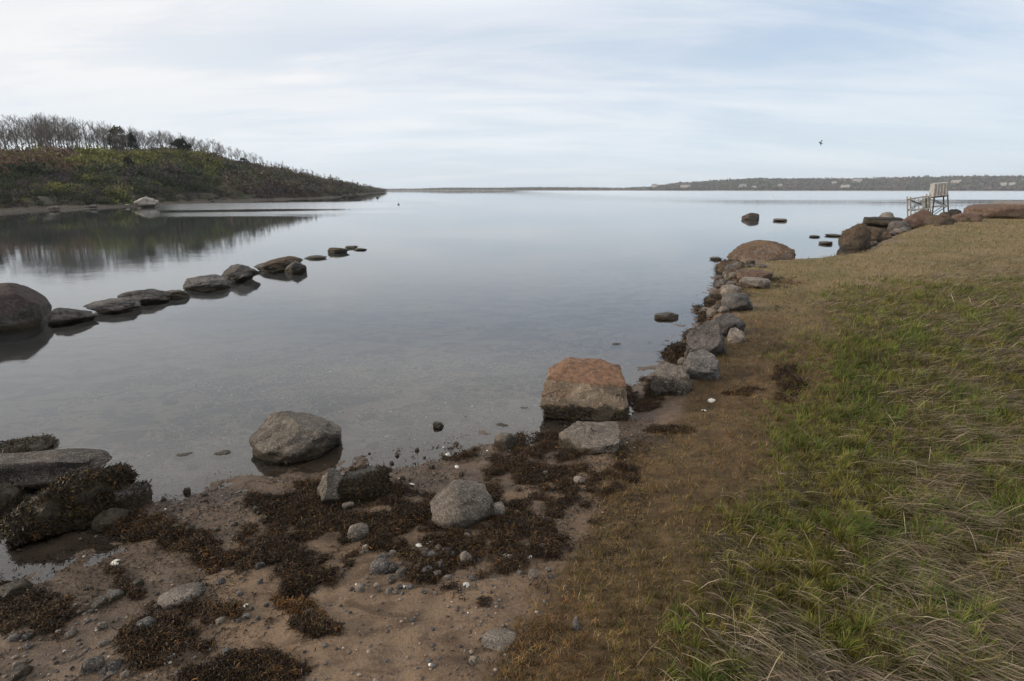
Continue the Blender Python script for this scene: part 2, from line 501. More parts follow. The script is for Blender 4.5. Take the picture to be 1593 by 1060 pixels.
M = dict(
    granite=rock_mat("granite", (0.095, 0.080, 0.066), (0.18, 0.152, 0.125)),
    grey=rock_mat("grey_rock", (0.060, 0.058, 0.058), (0.140, 0.130, 0.124)),
    purple=rock_mat("dark_rock", (0.046, 0.041, 0.040), (0.105, 0.094, 0.088)),
    pale=rock_mat("pale_rock", (0.14, 0.118, 0.10), (0.25, 0.215, 0.18), tide=0.05),
    rust=rock_mat("rust_rock", (0.24, 0.19, 0.135), (0.36, 0.29, 0.21), top=(0.160, 0.076, 0.040), topamt=0.82, tide=0.10),
    rustall=rock_mat("red_brown_rock", (0.075, 0.048, 0.036), (0.15, 0.10, 0.075), top=(0.10, 0.055, 0.036), topamt=0.7),
    brown=rock_mat("weedy_rock", (0.040, 0.030, 0.020), (0.10, 0.073, 0.050), top=(0.075, 0.047, 0.024), topamt=0.7, tide=0.12),
    orange=rock_mat("orange_topped_rock", (0.12, 0.10, 0.088), (0.24, 0.20, 0.17), top=(0.115, 0.066, 0.034), topamt=0.8),
    black=rock_mat("black_weed_rock", (0.014, 0.012, 0.010), (0.034, 0.027, 0.020), tide=0.3, speck=0.1),
    maroon=rock_mat("maroon_rock", (0.050, 0.045, 0.042), (0.095, 0.088, 0.082), top=(0.048, 0.030, 0.027), topamt=0.8),
    beam=rock_mat("rough_stone", (0.038, 0.033, 0.029), (0.085, 0.070, 0.060), wet=False),
    farrock=rock_mat("whitish_rock", (0.26, 0.235, 0.205), (0.40, 0.365, 0.32), wet=False, speck=0.2),  # palest rock colour, for stones on the headland shore
    weed=attr_mat("seaweed", rough=0.5, transl=0.1, nscale=60, spec=0.16),
    blade=attr_mat("grass_blade", rough=0.7, transl=0.25, nscale=8.0, noise_amt=0.25, spec=0.06),
    scrub=attr_mat("scrub", rough=0.8, transl=0.1, nscale=0.6, noise_amt=0.4, spec=0.1),
    shell=flat_mat("shell", (0.62, 0.60, 0.54), 0.45, 30, 0.4),
    bark=flat_mat("bark", (0.12, 0.11, 0.10), 0.9, 2, 0.4),
    wood=flat_mat("weathered_wood", (0.33, 0.33, 0.31), 0.85, 5, 0.5, col2=(0.15, 0.14, 0.12)),
    whitewood=flat_mat("white_grey_boards", (0.36, 0.35, 0.345), 0.8, 6, 0.3),
    darkwood=flat_mat("dark_wet_wood", (0.05, 0.05, 0.045), 0.8, 6, 0.4),
    wall=flat_mat("white_wall", (0.38, 0.37, 0.355), 0.8, 0.2, 0.15),
    roofm=flat_mat("grey_roof", (0.20, 0.19, 0.19), 0.8, 0.2, 0.3),
    pink=flat_mat("pink_wall", (0.36, 0.29, 0.26), 0.8, 0.2, 0.15),
    bird=flat_mat("bird_feathers", (0.045, 0.05, 0.055), 0.7, 20, 0.4),
    buoyw=flat_mat("white_buoy_paint", (0.75, 0.75, 0.72), 0.5, 10, 0.2),
    buoyd=flat_mat("dark_buoy_paint", (0.06, 0.06, 0.065), 0.5, 10, 0.2),
)


# ------------------------------------------------------------------ ground sheet and water
def steps(a, b, base, grow, start=0.0):
    out_ = [a]
    s = base
    while out_[-1] < b:
        if out_[-1] - a > start:
            s *= grow
        out_.append(out_[-1] + s)
    return out_


def grid_mesh(name, xs, ys, zf, mat, parent=None, colf=None, attr='Mask'):
    X, Y = np.meshgrid(xs, ys)
    x, y = X.ravel(), Y.ravel()
    z = zf(x, y)
    nx, ny = len(xs), len(ys)
    i = np.arange(nx - 1)[None, :] + np.arange(ny - 1)[:, None] * nx
    i = i.ravel()
    F = np.stack([i, i + 1, i + 1 + nx, i + nx], 1)
    return mesh_np(name, np.stack([x, y, z], 1), F, mat, parent, True, None if colf is None else colf(x, y, z), attr)


xp = steps(0, 2400, 0.036, 1.055, 5.2)
xs = np.array([-v for v in xp[:0:-1]] + xp)
yp = steps(1.0, 2400, 0.030, 1.022, 5.0)
yn = steps(0, 200, 0.2, 1.15)
ys = np.array([1.0 - v for v in yn[:0:-1]] + yp)


def ground_mask(x, y, z):
    t = poly_sd(x, y, TURF)
    sc = np.clip(np.hypot(x, y) * 0.12, 0.35, 3)
    turf = sstep(-0.35, 0.35, t / sc + 0.35 * fbm2(x, y, 1.6, 31, 3))
    turf = np.where(z < -0.02, 0, turf)
    d = coast_d(x, y)
    w = sstep(0.11, 0.0, z) * (1 - 0.6 * turf)
    q = np.exp(-(((x + 2.5) / 1.3) ** 2 + ((y - 2.45) / 0.5) ** 2))
    w = np.maximum(w, q * 0.8)
    w = np.maximum(w, 0.75 * sstep(-0.6, -2.4, x + 0.5 * fbm2(x, y, 1.2, 35, 3)) * (1 - turf))
    turf = turf * (0.72 + 0.28 * sstep(-0.3, 0.6, poly_sd(x, y, GREEN) / sc + 0.4 * fbm2(x, y, 1.1, 36, 3)))  # higher value under green grass drives the painted shade in the soil
    grav = 0.18 + 0.5 * sstep(0.0, 0.5, fbm2(x, y, 1.3, 77, 3)) + 0.15 * sstep(-0.4, 0, d) * sstep(0.6, 0.2, d)
    grav = np.where(d < 0, 0.35 + 0.4 * fbm2(x, y, 0.9, 78, 3), grav) * (1 - turf * 0.7)
    return np.stack([turf, w, np.clip(grav, 0, 1)], 1)


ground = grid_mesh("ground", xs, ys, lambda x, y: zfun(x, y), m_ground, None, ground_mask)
tag(ground, kind="structure")

bm = bmesh.new()
bmesh.ops.create_cube(bm, size=1.0)
for v in bm.verts:
    v.co = Vector((v.co.x * 4700, v.co.y * 2700 + 1150, -3.0 if v.co.z < 0 else 0.0))
water = bm_obj("water", bm, m_water)
tag(water, kind="structure")


# ------------------------------------------------------------------ headland on the left
def az_of(px):
    return math.atan2(px - 796.5, FPX)


def elev(px, py):
    """height gain per metre of horizontal distance for a pixel"""
    d = ray(px, py)
    return d[2] / math.hypot(d[0], d[1])


hl_px = np.array([-1500, -700, -300, 0, 100, 200, 300, 350, 400, 450, 500, 550, 600, 606])
hl_shore_y = np.array([352, 345, 338, 332, 326, 322, 317, 314.5, 312.5, 310.5, 309, 306, 300.0, 299.0])
hl_top_y = np.array([256, 246, 244, 244, 243, 239, 237, 245, 257, 269, 280, 289, 295.5, 297])
hl_az = np.array([az_of(p) for p in hl_px])
hl_r0 = np.array([-CAM_H / elev(p, y) for p, y in zip(hl_px, hl_shore_y)])
hl_w = np.array([80, 80, 75, 70, 68, 66, 66, 68, 72, 78, 88, 100, 90, 60.0])
hl_H = np.array([CAM_H + elev(p, y) * (r + w) for p, y, r, w in zip(hl_px, hl_top_y, hl_r0, hl_w)])


def head_params(az):
    return np.interp(az, hl_az, hl_r0), np.interp(az, hl_az, hl_w), np.maximum(np.interp(az, hl_az, hl_H), 0.5)


def head_z(x, y):
    az = np.arctan2(x, y)
    r = np.hypot(x, y)
    r0, w, H = head_params(az)
    t = (r - r0) / w
    edge = fbm2(x, y, 0.12, 41, 3) * 0.02
    tt = t + edge
    z = np.where(tt < 0.035, tt * 10.3, 0.36 + (H - 0.36) * (0.10 * sstep(0.035, 0.08, tt) + 0.90 * sstep(0.035, 1.05, tt)))
    z = np.where(tt < 0, np.maximum(tt * 8, -0.9), z)
    z = z + fbm2(x, y, 0.09, 42, 3) * 0.5 * sstep(0.15, 0.5, t)
    z = z + fbm2(x, y, 0.8, 43, 3) * 0.08 * sstep(0.0, 0.1, t)
    return z, t


def polar_grid(name, azs, ts, mat, parent=None):
    A, T = np.meshgrid(azs, ts)
    a, t = A.ravel(), T.ravel()
    r0, w, H = head_params(a)
    r = r0 + t * w
    x, y = np.sin(a) * r, np.cos(a) * r
    z, _ = head_z(x, y)
    nx = len(azs)
    i = (np.arange(nx - 1)[None, :] + np.arange(len(ts) - 1)[:, None] * nx).ravel()
    return mesh_np(name, np.stack([x, y, z], 1), np.stack([i, i + 1, i + 1 + nx, i + nx], 1), mat, parent)


m_hill, N = new_mat("hill_soil")
pos = N.n('ShaderNodeNewGeometry').outputs['Position']
pz = N.n('ShaderNodeSeparateXYZ', None, Vector=pos).outputs[2]
nn = N.noise(pos, 0.5, 6, 0.65)
c = N.mix(N.ramp(nn, 0.35, 0.65), (0.030, 0.026, 0.016), (0.060, 0.050, 0.028))
bch = N.mix(N.ramp(N.noise(pos, 1.8, 5, 0.7), 0.38, 0.62), (0.030, 0.024, 0.014), (0.070, 0.052, 0.036))
c = N.mix(N.ramp(N.math('ADD', pz, N.math('MULTIPLY', nn, 0.3)), 0.75, 0.5), c, bch)
finish(N, N.n('ShaderNodeBsdfPrincipled', None, Base_Color=c, Roughness=0.9, Normal=N.n('ShaderNodeBump', None, Height=N.noise(pos, 3.0, 5), Strength=0.8, Distance=0.2)))
hill = polar_grid("hill", np.linspace(hl_az[0], hl_az[-1], 700), np.concatenate([np.linspace(-0.08, 0.2, 40), np.linspace(0.21, 1.2, 60), np.linspace(1.25, 3.0, 14)]), m_hill)
tag(hill, kind="structure")


def cards(C, size, col, up_bias=0.4, aspect=1.8, seed=1):
    """leaf-sized quads with random orientation at centres C"""
    g = np.random.default_rng(seed)
    n = len(C)
    d1 = g.normal(size=(n, 3))
    d1[:, 2] += up_bias * 2
    d1 /= np.linalg.norm(d1, axis=1)[:, None]
    d2 = np.cross(d1, g.normal(size=(n, 3)))
    d2 /= np.linalg.norm(d2, axis=1)[:, None] + 1e-9
    a = d1 * (size * aspect / 2)[:, None]
    b = d2 * (size / 2)[:, None]
    V = np.stack([C - a, C + b * 0.9, C + a, C - b * 0.9], 1).reshape(-1, 3)
    F = np.arange(n * 4).reshape(n, 4)
    return V, F, np.repeat(col, 4, axis=0)


# scrub that covers the headland slope
g = np.random.default_rng(21)
NB = 8200
ba = hl_az[0] + (hl_az[-1] - hl_az[0]) * g.random(NB) ** 0.55
bt = 0.022 + 1.12 * g.random(NB) ** 1.2
r0, w_, H_ = head_params(ba)
br = r0 + bt * w_
bx, by = np.sin(ba) * br, np.cos(ba) * br
bz, _ = head_z(bx, by)
brad = (0.75 + 1.0 * g.random(NB)) * np.clip(br / 95, 0.8, 1.4) * sstep(-0.03, 0.10, bt) * (1 - 0.35 * sstep(0.75, 0.95, bt))
bpx = 796.5 + FPX * np.tan(ba)
keep = bz > 0.24
bx, by, bz, brad, bt, bpx = [q[keep] for q in (bx, by, bz, brad, bt, bpx)]
nbush = len(bx)
zone = fbm2(bx, by, 0.045, 51, 3)
fine_ = np.clip(0.5 + 0.55 * fbm2(bx, by, 0.16, 53, 3) + 0.22 * g.normal(size=nbush), 0, 0.999)
brad = brad * (0.62 + 0.75 * sstep(-0.2, 0.8, fbm2(bx, by, 0.2, 54, 2)))
pal = dict(dark=np.array([0.020, 0.024, 0.012]), purple=np.array([0.034, 0.027, 0.028]), olive=np.array([0.074, 0.076, 0.022]), red=np.array([0.074, 0.044, 0.034]),
           brown=np.array([0.062, 0.048, 0.032]), grey=np.array([0.070, 0.064, 0.054]), green=np.array([0.028, 0.042, 0.016]))
bc = np.empty((nbush, 3))
for i in range(nbush):
    t, p, z_, f_ = bt[i], bpx[i], zone[i], fine_[i]
    if t > 0.82:
        k = 'brown' if f_ < 0.45 else ('grey' if f_ < 0.8 else 'red')
    elif t > 0.50 and 150 < p < 370 + 60 * z_:
        k = 'olive' if f_ < 0.72 else ('brown' if f_ < 0.9 else 'dark')
    elif t > 0.48 and p <= 150:
        k = 'red' if f_ < 0.6 else ('brown' if f_ < 0.8 else 'olive')
    elif p > 360:
        k = 'purple' if f_ < 0.3 else ('brown' if f_ < 0.6 else ('green' if f_ < 0.85 else 'grey'))
    else:
        k = 'dark' if f_ < 0.42 else ('purple' if f_ < 0.70 else ('green' if f_ < 0.85 else ('olive' if z_ > 0.1 else 'brown')))
    bc[i] = pal[k] * 1.75 * (0.75 + 0.6 * ((f_ * 7.3) % 1))
per = 84
dirs = g.normal(size=(nbush, per, 3))
dirs /= np.linalg.norm(dirs, axis=2)[:, :, None]
dirs[:, :, 2] = np.abs(dirs[:, :, 2]) * 0.85
rr = (0.55 + 0.5 * g.random((nbush, per)))
lump = 1 + 0.35 * np.sin(dirs[:, :, 0] * 5 + bx[:, None]) * np.cos(dirs[:, :, 1] * 6 + by[:, None])
C = np.stack([bx, by, bz], 1)[:, None, :] + dirs * (rr * lump * brad[:, None])[:, :, None] * np.array([1.0, 1.0, 1.0])
C = C.reshape(-1, 3)
bcol = np.repeat(bc, per, axis=0) * (0.75 + 0.5 * g.random((nbush * per, 1)))
csz = np.repeat(brad * 0.12, per) * (0.6 + 0.9 * g.random(nbush * per))
V, F, cc_ = cards(C, csz, bcol, 0.5, 2.0, 3)
tag(mesh_np("undergrowth", V, F, M['scrub'], None, False, cc_), "dense leafless scrub and bushes covering the headland slope", "undergrowth", kind="stuff")


# ------------------------------------------------------------------ far shore
fs_px = np.array([-200, 590, 640, 700, 770, 830, 900, 960, 1000, 1050, 1100, 1130, 1165, 1200, 1250, 1290, 1350, 1420, 1500, 1560, 1593, 1700, 2000, 2600])
fs_top = np.array([296.3, 294.6, 294.3, 293.0, 293.2, 292.6, 292.7, 293.3, 292.0, 287.5, 284.0, 282.6, 280.6, 281.6, 280.8, 281.3, 280.6, 278.8, 278.0, 277.6, 278.6, 280, 282, 286])
fs_az = np.array([az_of(p) for p in fs_px])
FS_R0, FS_W = 1250.0, 330.0
fs_H = np.array([CAM_H + elev(p, y) * (FS_R0 + FS_W) for p, y in zip(fs_px, fs_top)])


def far_z(x, y):
    az, r = np.arctan2(x, y), np.hypot(x, y)
    H = np.interp(az, fs_az, fs_H)
    t = (r - FS_R0) / FS_W
    z = 1.0 * sstep(0, 0.05, t) + np.maximum(H - 1.0, 0.2) * sstep(0.02, 1.0, t) + fbm2(x, y, 0.03, 61, 3) * np.clip(H * 0.03, 0.1, 1.0) * sstep(0.0, 0.2, t)
    return np.where(t < 0, t * 20, z), t


azs = np.linspace(az_of(-200), az_of(2600), 900)
ts = np.concatenate([np.linspace(-0.02, 1.1, 40), np.array([1.3, 1.8, 2.5])])
A, T = np.meshgrid(azs, ts)
a, t = A.ravel(), T.ravel()
r = FS_R0 + t * FS_W
x, y = np.sin(a) * r, np.cos(a) * r
z, _ = far_z(x, y)
i = (np.arange(len(azs) - 1)[None, :] + np.arange(len(ts) - 1)[:, None] * len(azs)).ravel()
m_far, N = new_mat("far_hill_ground")
pos = N.n('ShaderNodeNewGeometry').outputs['Position']
c = N.mix(N.ramp(N.noise(pos, 0.02, 6, 0.6), 0.35, 0.65), (0.085, 0.078, 0.062), (0.135, 0.125, 0.085))
finish(N, N.n('ShaderNodeBsdfPrincipled', None, Base_Color=c, Roughness=0.9))
far_hill = mesh_np("far_hill", np.stack([x, y, z], 1), np.stack([i, i + 1, i + 1 + len(azs), i + len(azs)], 1), m_far)
tag(far_hill, kind="structure")

g = np.random.default_rng(5)
NW = 26000
wa = az_of(560) + (az_of(2300) - az_of(560)) * g.random(NW)
wt = 0.03 + 1.0 * g.random(NW)
wr = FS_R0 + wt * FS_W
wx, wy = np.sin(wa) * wr, np.cos(wa) * wr
wz, _ = far_z(wx, wy)
hgt_ = np.interp(wa, fs_az, fs_H)
gap = fbm2(wx, wy, 0.012, 65, 3)
k = (g.random(NW) < np.clip((hgt_ - 2) / 8, 0.25, 1)) & (gap > -0.45)
wx, wy, wz, hgt_ = wx[k], wy[k], wz[k], hgt_[k]
n = len(wx)
sz = (2.2 + 3.2 * g.random(n)) * np.clip(hgt_ / 14, 0.35, 1)
zz_ = fbm2(wx, wy, 0.01, 66, 3)
c0 = np.where((zz_ > 0.15)[:, None], np.array([[0.066, 0.070, 0.040]]), np.array([[0.086, 0.068, 0.060]]))
c0 = np.where((g.random(n) < 0.25)[:, None], np.array([[0.045, 0.052, 0.040]]), c0) * (0.6 + 0.8 * g.random((n, 1)))
Cc = np.repeat(np.stack([wx, wy, wz + sz * 0.45], 1), 4, axis=0) + g.normal(size=(n * 4, 3)) * np.repeat(sz, 4)[:, None] * 0.3
V, F, cc_ = cards(Cc, np.repeat(sz, 4) * 0.85, np.repeat(c0, 4, axis=0), 0.3, 1.3, 9)
tag(mesh_np("far_woods", V, F, M['scrub'], None, False, cc_), "hazy leafless woodland covering the low hill across the bay", "woods", kind="stuff")


def far_point(px, py):
    d = ray(px, py)
    dh = math.hypot(d[0], d[1])
    for rr_ in np.arange(FS_R0 + 5, FS_R0 + FS_W, 4.0):
        zr = CAM_H + d[2] / dh * rr_
        X, Y = d[0] / dh * rr_, d[1] / dh * rr_
        zt = float(far_z(np.array([X]), np.array([Y]))[0][0])
        if zt >= zr:
            return X, Y, zt
    return X, Y, zt


def house(px, py, w, h, label, wm='wall'):
    X, Y, Z = far_point(px, py)
    rz = -math.atan2(X, Y) + random.uniform(-0.5, 0.5)
    root = empty("house", (X, Y, Z - 0.5), rz)
    tag(root, label, "house", "houses on the far hill")
    bm = bmesh.new()
    bmesh.ops.create_cube(bm, size=1.0)
    for v in bm.verts:
        v.co = Vector((v.co.x * w, v.co.y * w * 0.6, (v.co.z + 0.5) * (h + 2)))
    bm_obj("wall", bm, M[wm], root)
    bm = bmesh.new()
    e, a_ = 0.5, w * 0.3 + 0.4
    zt = h + 2.0
    P = [(-w / 2 - e, -a_, zt), (w / 2 + e, -a_, zt), (w / 2 + e, a_, zt), (-w / 2 - e, a_, zt), (-w / 2 - e, 0, zt + w * 0.24), (w / 2 + e, 0, zt + w * 0.24)]
    vs = [bm.verts.new((p[0], p[1], p[2] + 0.003)) for p in P]
    for f in ((0, 1, 5, 4), (2, 3, 4, 5), (0, 4, 3), (1, 2, 5), (3, 2, 1, 0)):
        bm.faces.new([vs[q] for q in f])
    bm_obj("roof", bm, M['roofm'], root)
    bm = bmesh.new()
    bm_bar(bm, (w * 0.2, 0.3, zt), (w * 0.2, 0.3, zt + w * 0.24 + 1.2), 0.9)
    bm_obj("chimney", bm, M['roofm'], root)
    for q in (-0.3, 0.0, 0.3):
        bm = bmesh.new()
        bm_bar(bm, (q * w, -w * 0.3 - 0.03, 2 + h * 0.35), (q * w, -w * 0.3 - 0.03, 2 + h * 0.75), 1.1, 0.1)
        bm_obj("window", bm, M['darkwood'], root)
    return root


for a_ in [(1018, 292, 12, 4, "leftmost pale house where the far hill slopes down to the sandbar", 'wall'), (1066, 295, 20, 3.5, "long pinkish low building at the water's edge of the far hill", 'pink'),
           (1155, 294, 13, 4.5, "left one of two white waterside houses below the far hill's first hump", 'wall'), (1173, 295, 9, 3.5, "smaller right one of two white waterside houses below the far hill's first hump", 'wall'),
           (1213, 292.5, 8, 4.5, "narrow pale house alone above the far shore, above and right of the round bay boulder", 'wall'), (1297, 289, 9, 4, "small white house halfway up the far hill above the end of the stone bank", 'wall'),
           (1315, 295.5, 16, 3.5, "wide white waterside house on the far shore left of the wooden stands", 'wall'), (1333, 286, 17, 4, "long pale house highest up the far hill, left of the wooden stands", 'wall'),
           (1487, 288, 15, 4, "pinkish house on the far hill just right of the tall wooden stand", 'pink'), (1560, 292, 8, 5, "left one of a pair of pale houses near the right end of the far shore", 'wall'),
           (1574, 292, 8, 5, "right one of a pair of pale houses near the right end of the far shore", 'wall')]:
    house(*a_)


# ------------------------------------------------------------------ trees on the headland
def head_point(px, t):
    az = az_of(px)
    r0, w, H = [float(q) for q in head_params(np.array([az]))] if False else [float(q[0]) for q in head_params(np.array([az]))]
    rr_ = r0 + t * w
    X, Y = math.sin(az) * rr_, math.cos(az) * rr_
    Z = float(head_z(np.array([X]), np.array([Y]))[0][0])
    return X, Y, Z, rr_


def tube(V, F, a, b, ra, rb, ns=4):
    a, b = Vector(a), Vector(b)
    d = (b - a).normalized()
    s = d.cross(Vector((0.3, 0.2, 1)))
    if s.length < 1e-3:
        s = Vector((1, 0, 0))
    s.normalize()
    t = s.cross(d)
    k = len(V)
    for p, r_ in ((a, ra), (b, rb)):
        for i_ in range(ns):
            an = 2 * math.pi * i_ / ns
            V.append(tuple(p + (s * math.cos(an) + t * math.sin(an)) * r_))
    for i_ in range(ns):
        j = (i_ + 1) % ns
        F.append((k + i_, k + j, k + ns + j, k + ns + i_))


def bare_tree_meshes(seed, H=1.0):
    """unit height leafless tree: trunk mesh, branch mesh"""
    R = random.Random(seed)
    TV, TF, BV, BF = [], [], [], []
    pts = [Vector((0, 0, -0.06))]
    lean = Vector((R.uniform(-.1, .1), R.uniform(-.1, .1), 0))
    for k in range(1, 7):
        pts.append(Vector((lean.x * k / 6 + R.uniform(-.012, .012), lean.y * k / 6 + R.uniform(-.012, .012), k / 6 * 0.95)))
    for k in range(6):
        tube(TV, TF, pts[k], pts[k + 1], 0.020 * (1 - k / 6.6), 0.020 * (1 - (k + 1) / 6.6), 5)

    def grow(p, d, L, r_, dep):
        q = p
        n_ = 3
        for s_ in range(n_):
            d2 = (d + Vector((R.uniform(-.22, .22), R.uniform(-.22, .22), R.uniform(-.02, .25)))).normalized()
            e = q + d2 * L / n_
            tube(BV, BF, q, e, r_ * (1 - s_ / 3.4), r_ * (1 - (s_ + 1) / 3.4), 3)
            if dep > 0:
                for _ in range(2 if dep > 1 else 3):
                    side_ = Vector((R.uniform(-1, 1), R.uniform(-1, 1), R.uniform(0.1, 0.9))).normalized()
                    grow(e, (d2 * 0.8 + side_ * 0.75).normalized(), L * R.uniform(0.4, 0.6), r_ * 0.55, dep - 1)
            q, d = e, d2
    for k in range(17):
        h = R.uniform(0.22, 0.95)
        i_ = min(5, int(h / 0.95 * 6))
        f_ = h / 0.95 * 6 - i_
        p = pts[i_].lerp(pts[i_ + 1], min(1, f_))
        an = k * 2.4 + R.uniform(-.4, .4)
        grow(p, Vector((math.cos(an) * R.uniform(0.6, 1.0), math.sin(an) * R.uniform(0.6, 1.0), R.uniform(0.4, 1.0))).normalized(), 0.30 * (1.15 - h * 0.75), 0.0065 * (1.2 - h * 0.6), 2)

    def mk(nm, V_, F_):
        q = np.array(F_)
        o = mesh_np(nm, np.array(V_), q, M['bark'], None, True)
        me = o.data
        bpy.data.objects.remove(o)
        return me
    return mk("trunk", TV, TF), mk("branches", BV, BF)


BARE = [bare_tree_meshes(s) for s in range(6)]


def bare_tree(px, t, top_y, label, group=None, k=0):
    X, Y, Z, r_ = head_point(px, t)
    H = max(1.8, CAM_H + elev(px, top_y) * r_ - Z)
    root = empty("bare_tree", (X, Y, Z), random.uniform(0, 6.28))
    wd = 0.85 + 0.4 * random.random()
    root.scale = (H * wd, H * wd, H)
    tag(root, label, "tree", group)
    for nm, me in zip(("trunk", "branches"), BARE[k % 6]):
        o = bpy.data.objects.new(nm, me)
        COL.objects.link(o)
        o.parent = root


bare_tree(19, 1.0, 192, "lone tall thin bare tree standing apart near the left end of the ridge", None, 0)
rp = random.Random(4)
prof_x = [38, 60, 120, 180, 200, 230, 260, 300, 340, 370, 410, 450, 500, 540]
prof_y = [200, 188, 187, 191, 197, 200, 203, 207, 216, 226, 239, 252, 266, 279]
px_ = 40.0
k = 0
while px_ < 200:
    ty = np.interp(px_, prof_x, prof_y) + rp.uniform(-3, 15) * rp.random() ** 0.5
    bare_tree(px_, rp.uniform(0.9, 1.3), ty, "slender leafless grey tree in the dense row along the top of the left headland", "leafless trees along the headland ridge", k)
    px_ += rp.choice([1.4, 2.0, 2.6, 3.2, 4.5, 7.5])
    k += 1
while px_ < 345:
    ty = np.interp(px_, prof_x, prof_y) + rp.uniform(0, 10)
    bare_tree(px_, rp.uniform(0.9, 1.15), ty, "small leafless grey-brown tree where the headland ridge starts to fall to the right", "small leafless trees on the falling ridge", k)
    px_ += rp.uniform(1.6, 3.6)
    k += 1
while px_ < 530:
    ty = np.interp(px_, prof_x, prof_y) + rp.uniform(-1, 5)
    bare_tree(px_, rp.uniform(0.85, 1.1), ty, "low leafless tree on the long slope of the headland down to its point", "low leafless trees towards the headland point", k)
    px_ += rp.uniform(2.5, 6)
    k += 1


def leafy_tree(px, t, top_y, wpx, label, col, cone=False, nm="evergreen_tree", seed=0, n_=1500):
    X, Y, Z, r_ = head_point(px, t)
    H = CAM_H + elev(px, top_y) * r_ - Z
    Wd = wpx / FPX * r_ * math.cos(az_of(px)) * 0.5
    root = empty(nm, (X, Y, Z))
    tag(root, label, "tree")
    TV, TF = [], []
    tube(TV, TF, (0, 0, -0.3), (0.05, 0.03, H * 0.5), 0.05 * H * 0.5, 0.03 * H * 0.5, 6)
    tube(TV, TF, (0.05, 0.03, H * 0.5), (0.0, 0.0, H * 0.9), 0.03 * H * 0.5, 0.01 * H * 0.5, 6)
    for q in range(8):
        an = q * 2.4
        tube(TV, TF, (0.03, 0.02, H * (0.25 + 0.07 * q)), (math.cos(an) * Wd * 0.7, math.sin(an) * Wd * 0.7, H * (0.33 + 0.07 * q)), 0.04, 0.012, 4)
    mesh_np("trunk", np.array(TV), np.array(TF), M['bark'], root)
    g = np.random.default_rng(seed)
    ncl = 46
    h = g.random(ncl)
    an = g.random(ncl) * 6.28
    if cone:
        rad = (1.05 - h) ** 0.8 * (0.5 + 0.55 * g.random(ncl))
    else:
        rad = np.sqrt(np.clip(1 - (2 * h - 0.9) ** 2, 0.05, 1)) * (0.45 + 0.5 * g.random(ncl))
    cc3 = np.stack([np.cos(an) * rad * Wd, np.sin(an) * rad * Wd, H * (0.12 + 0.86 * h)], 1)
    idx = g.integers(0, ncl, n_)
    C = cc3[idx] + g.normal(size=(n_, 3)) * np.array([Wd * 0.16, Wd * 0.16, H * 0.045])
    shade = (0.7 + 0.6 * g.random(ncl))[idx][:, None]
    cl_ = np.array([col]) * shade * (0.7 + 0.6 * g.random((n_, 1)))
    V, F, c_ = cards(C, np.full(n_, max(0.12, Wd * 0.14)) * (0.6 + 0.8 * g.random(n_)), cl_, 0.3, 1.8, seed)
    mesh_np("crown", V, F, M['scrub'], root, False, c_)


EV = (0.018, 0.026, 0.014)
leafy_tree(-2, 1.0, 206, 34, "dark round evergreen at the far left edge of the ridge", EV, seed=1)
leafy_tree(25, 0.95, 222, 9, "short dark evergreen at the foot of the lone bare tree", EV, True, seed=2, n_=700)
leafy_tree(237, 0.92, 209, 16, "narrow dark evergreen on the ridge beside the round olive tree", EV, True, seed=3)
leafy_tree(307, 0.80, 219, 26, "broad dark evergreen on the ridge at the right end of the grove", EV, seed=4)
leafy_tree(226, 0.55, 245, 18, "dark pointed evergreen on the open slope below the ridge", (0.020, 0.022, 0.012), True, seed=5)
leafy_tree(217, 1.0, 201, 26, "round pale olive tree standing in the ridge grove", (0.060, 0.066, 0.034), seed=6)
leafy_tree(398, 0.75, 246, 14, "dark evergreen low on the ridge's right slope", EV, seed=7, n_=900)
leafy_tree(557, 0.6, 283, 5, "left one of two tiny upright evergreens near the headland's tip", EV, True, seed=8, n_=400)
leafy_tree(565, 0.6, 284, 6, "right one of two tiny upright evergreens near the headland's tip", EV, True, seed=9, n_=400)
leafy_tree(283, 0.36, 262, 14, "dark evergreen low on the slope above the pale shore boulder", (0.018, 0.024, 0.012), True, seed=10, n_=900)


# ------------------------------------------------------------------ rocks
_ico = {}


def ico(sub):
    if sub not in _ico:
        bm = bmesh.new()
        bmesh.ops.create_icosphere(bm, subdivisions=sub, radius=1.0)
        V = np.array([v.co[:] for v in bm.verts])
        F = np.array([[v.index for v in f.verts] for f in bm.faces])
        bm.free()
        _ico[sub] = (V, F)
    return _ico[sub]


def rock_shape(seed, sub=4, planes=9, rough=0.15, extra=(), boxy=0.22, flat=0.66):
    V, F = ico(sub)
    V = V.copy()
    g = np.random.default_rng(seed)
    if boxy > 0:      # push towards a rounded box
        p = np.abs(V) ** 1.0
        m = np.max(p, axis=1)[:, None]
        V = V * (1 - boxy) + boxy * 0.82 * V / m
    V = V * (1 + 0.16 * fbm3(V * 1.1, seed + 3, 2))[:, None]
    for k in range(planes):
        n_ = g.normal(size=3)
        n_ /= np.linalg.norm(n_)
        h = flat + 0.22 * g.random()
        dd = V @ n_
        over = np.clip(dd - h, 0, None)
        V = V - n_[None, :] * (over * 0.88)[:, None]
    for e in extra:
        n_ = np.array(e[:3], float)
        n_ /= np.linalg.norm(n_)
        over = np.clip(V @ n_ - e[3], 0, None)
        V = V - n_[None, :] * (over * 0.93)[:, None]
    nrm = V / np.linalg.norm(V, axis=1)[:, None]
    V = V + nrm * (rough * 0.45 * fbm3(V * 2.4, seed + 9, 5, 0.55) + rough * 0.13 * fbm3(V * 10, seed + 19, 3, 0.6))[:, None]
    lo, hi = V.min(0), V.max(0)
    return (V - (lo + hi) / 2) / ((hi - lo) / 2), F


ROCKS = {}


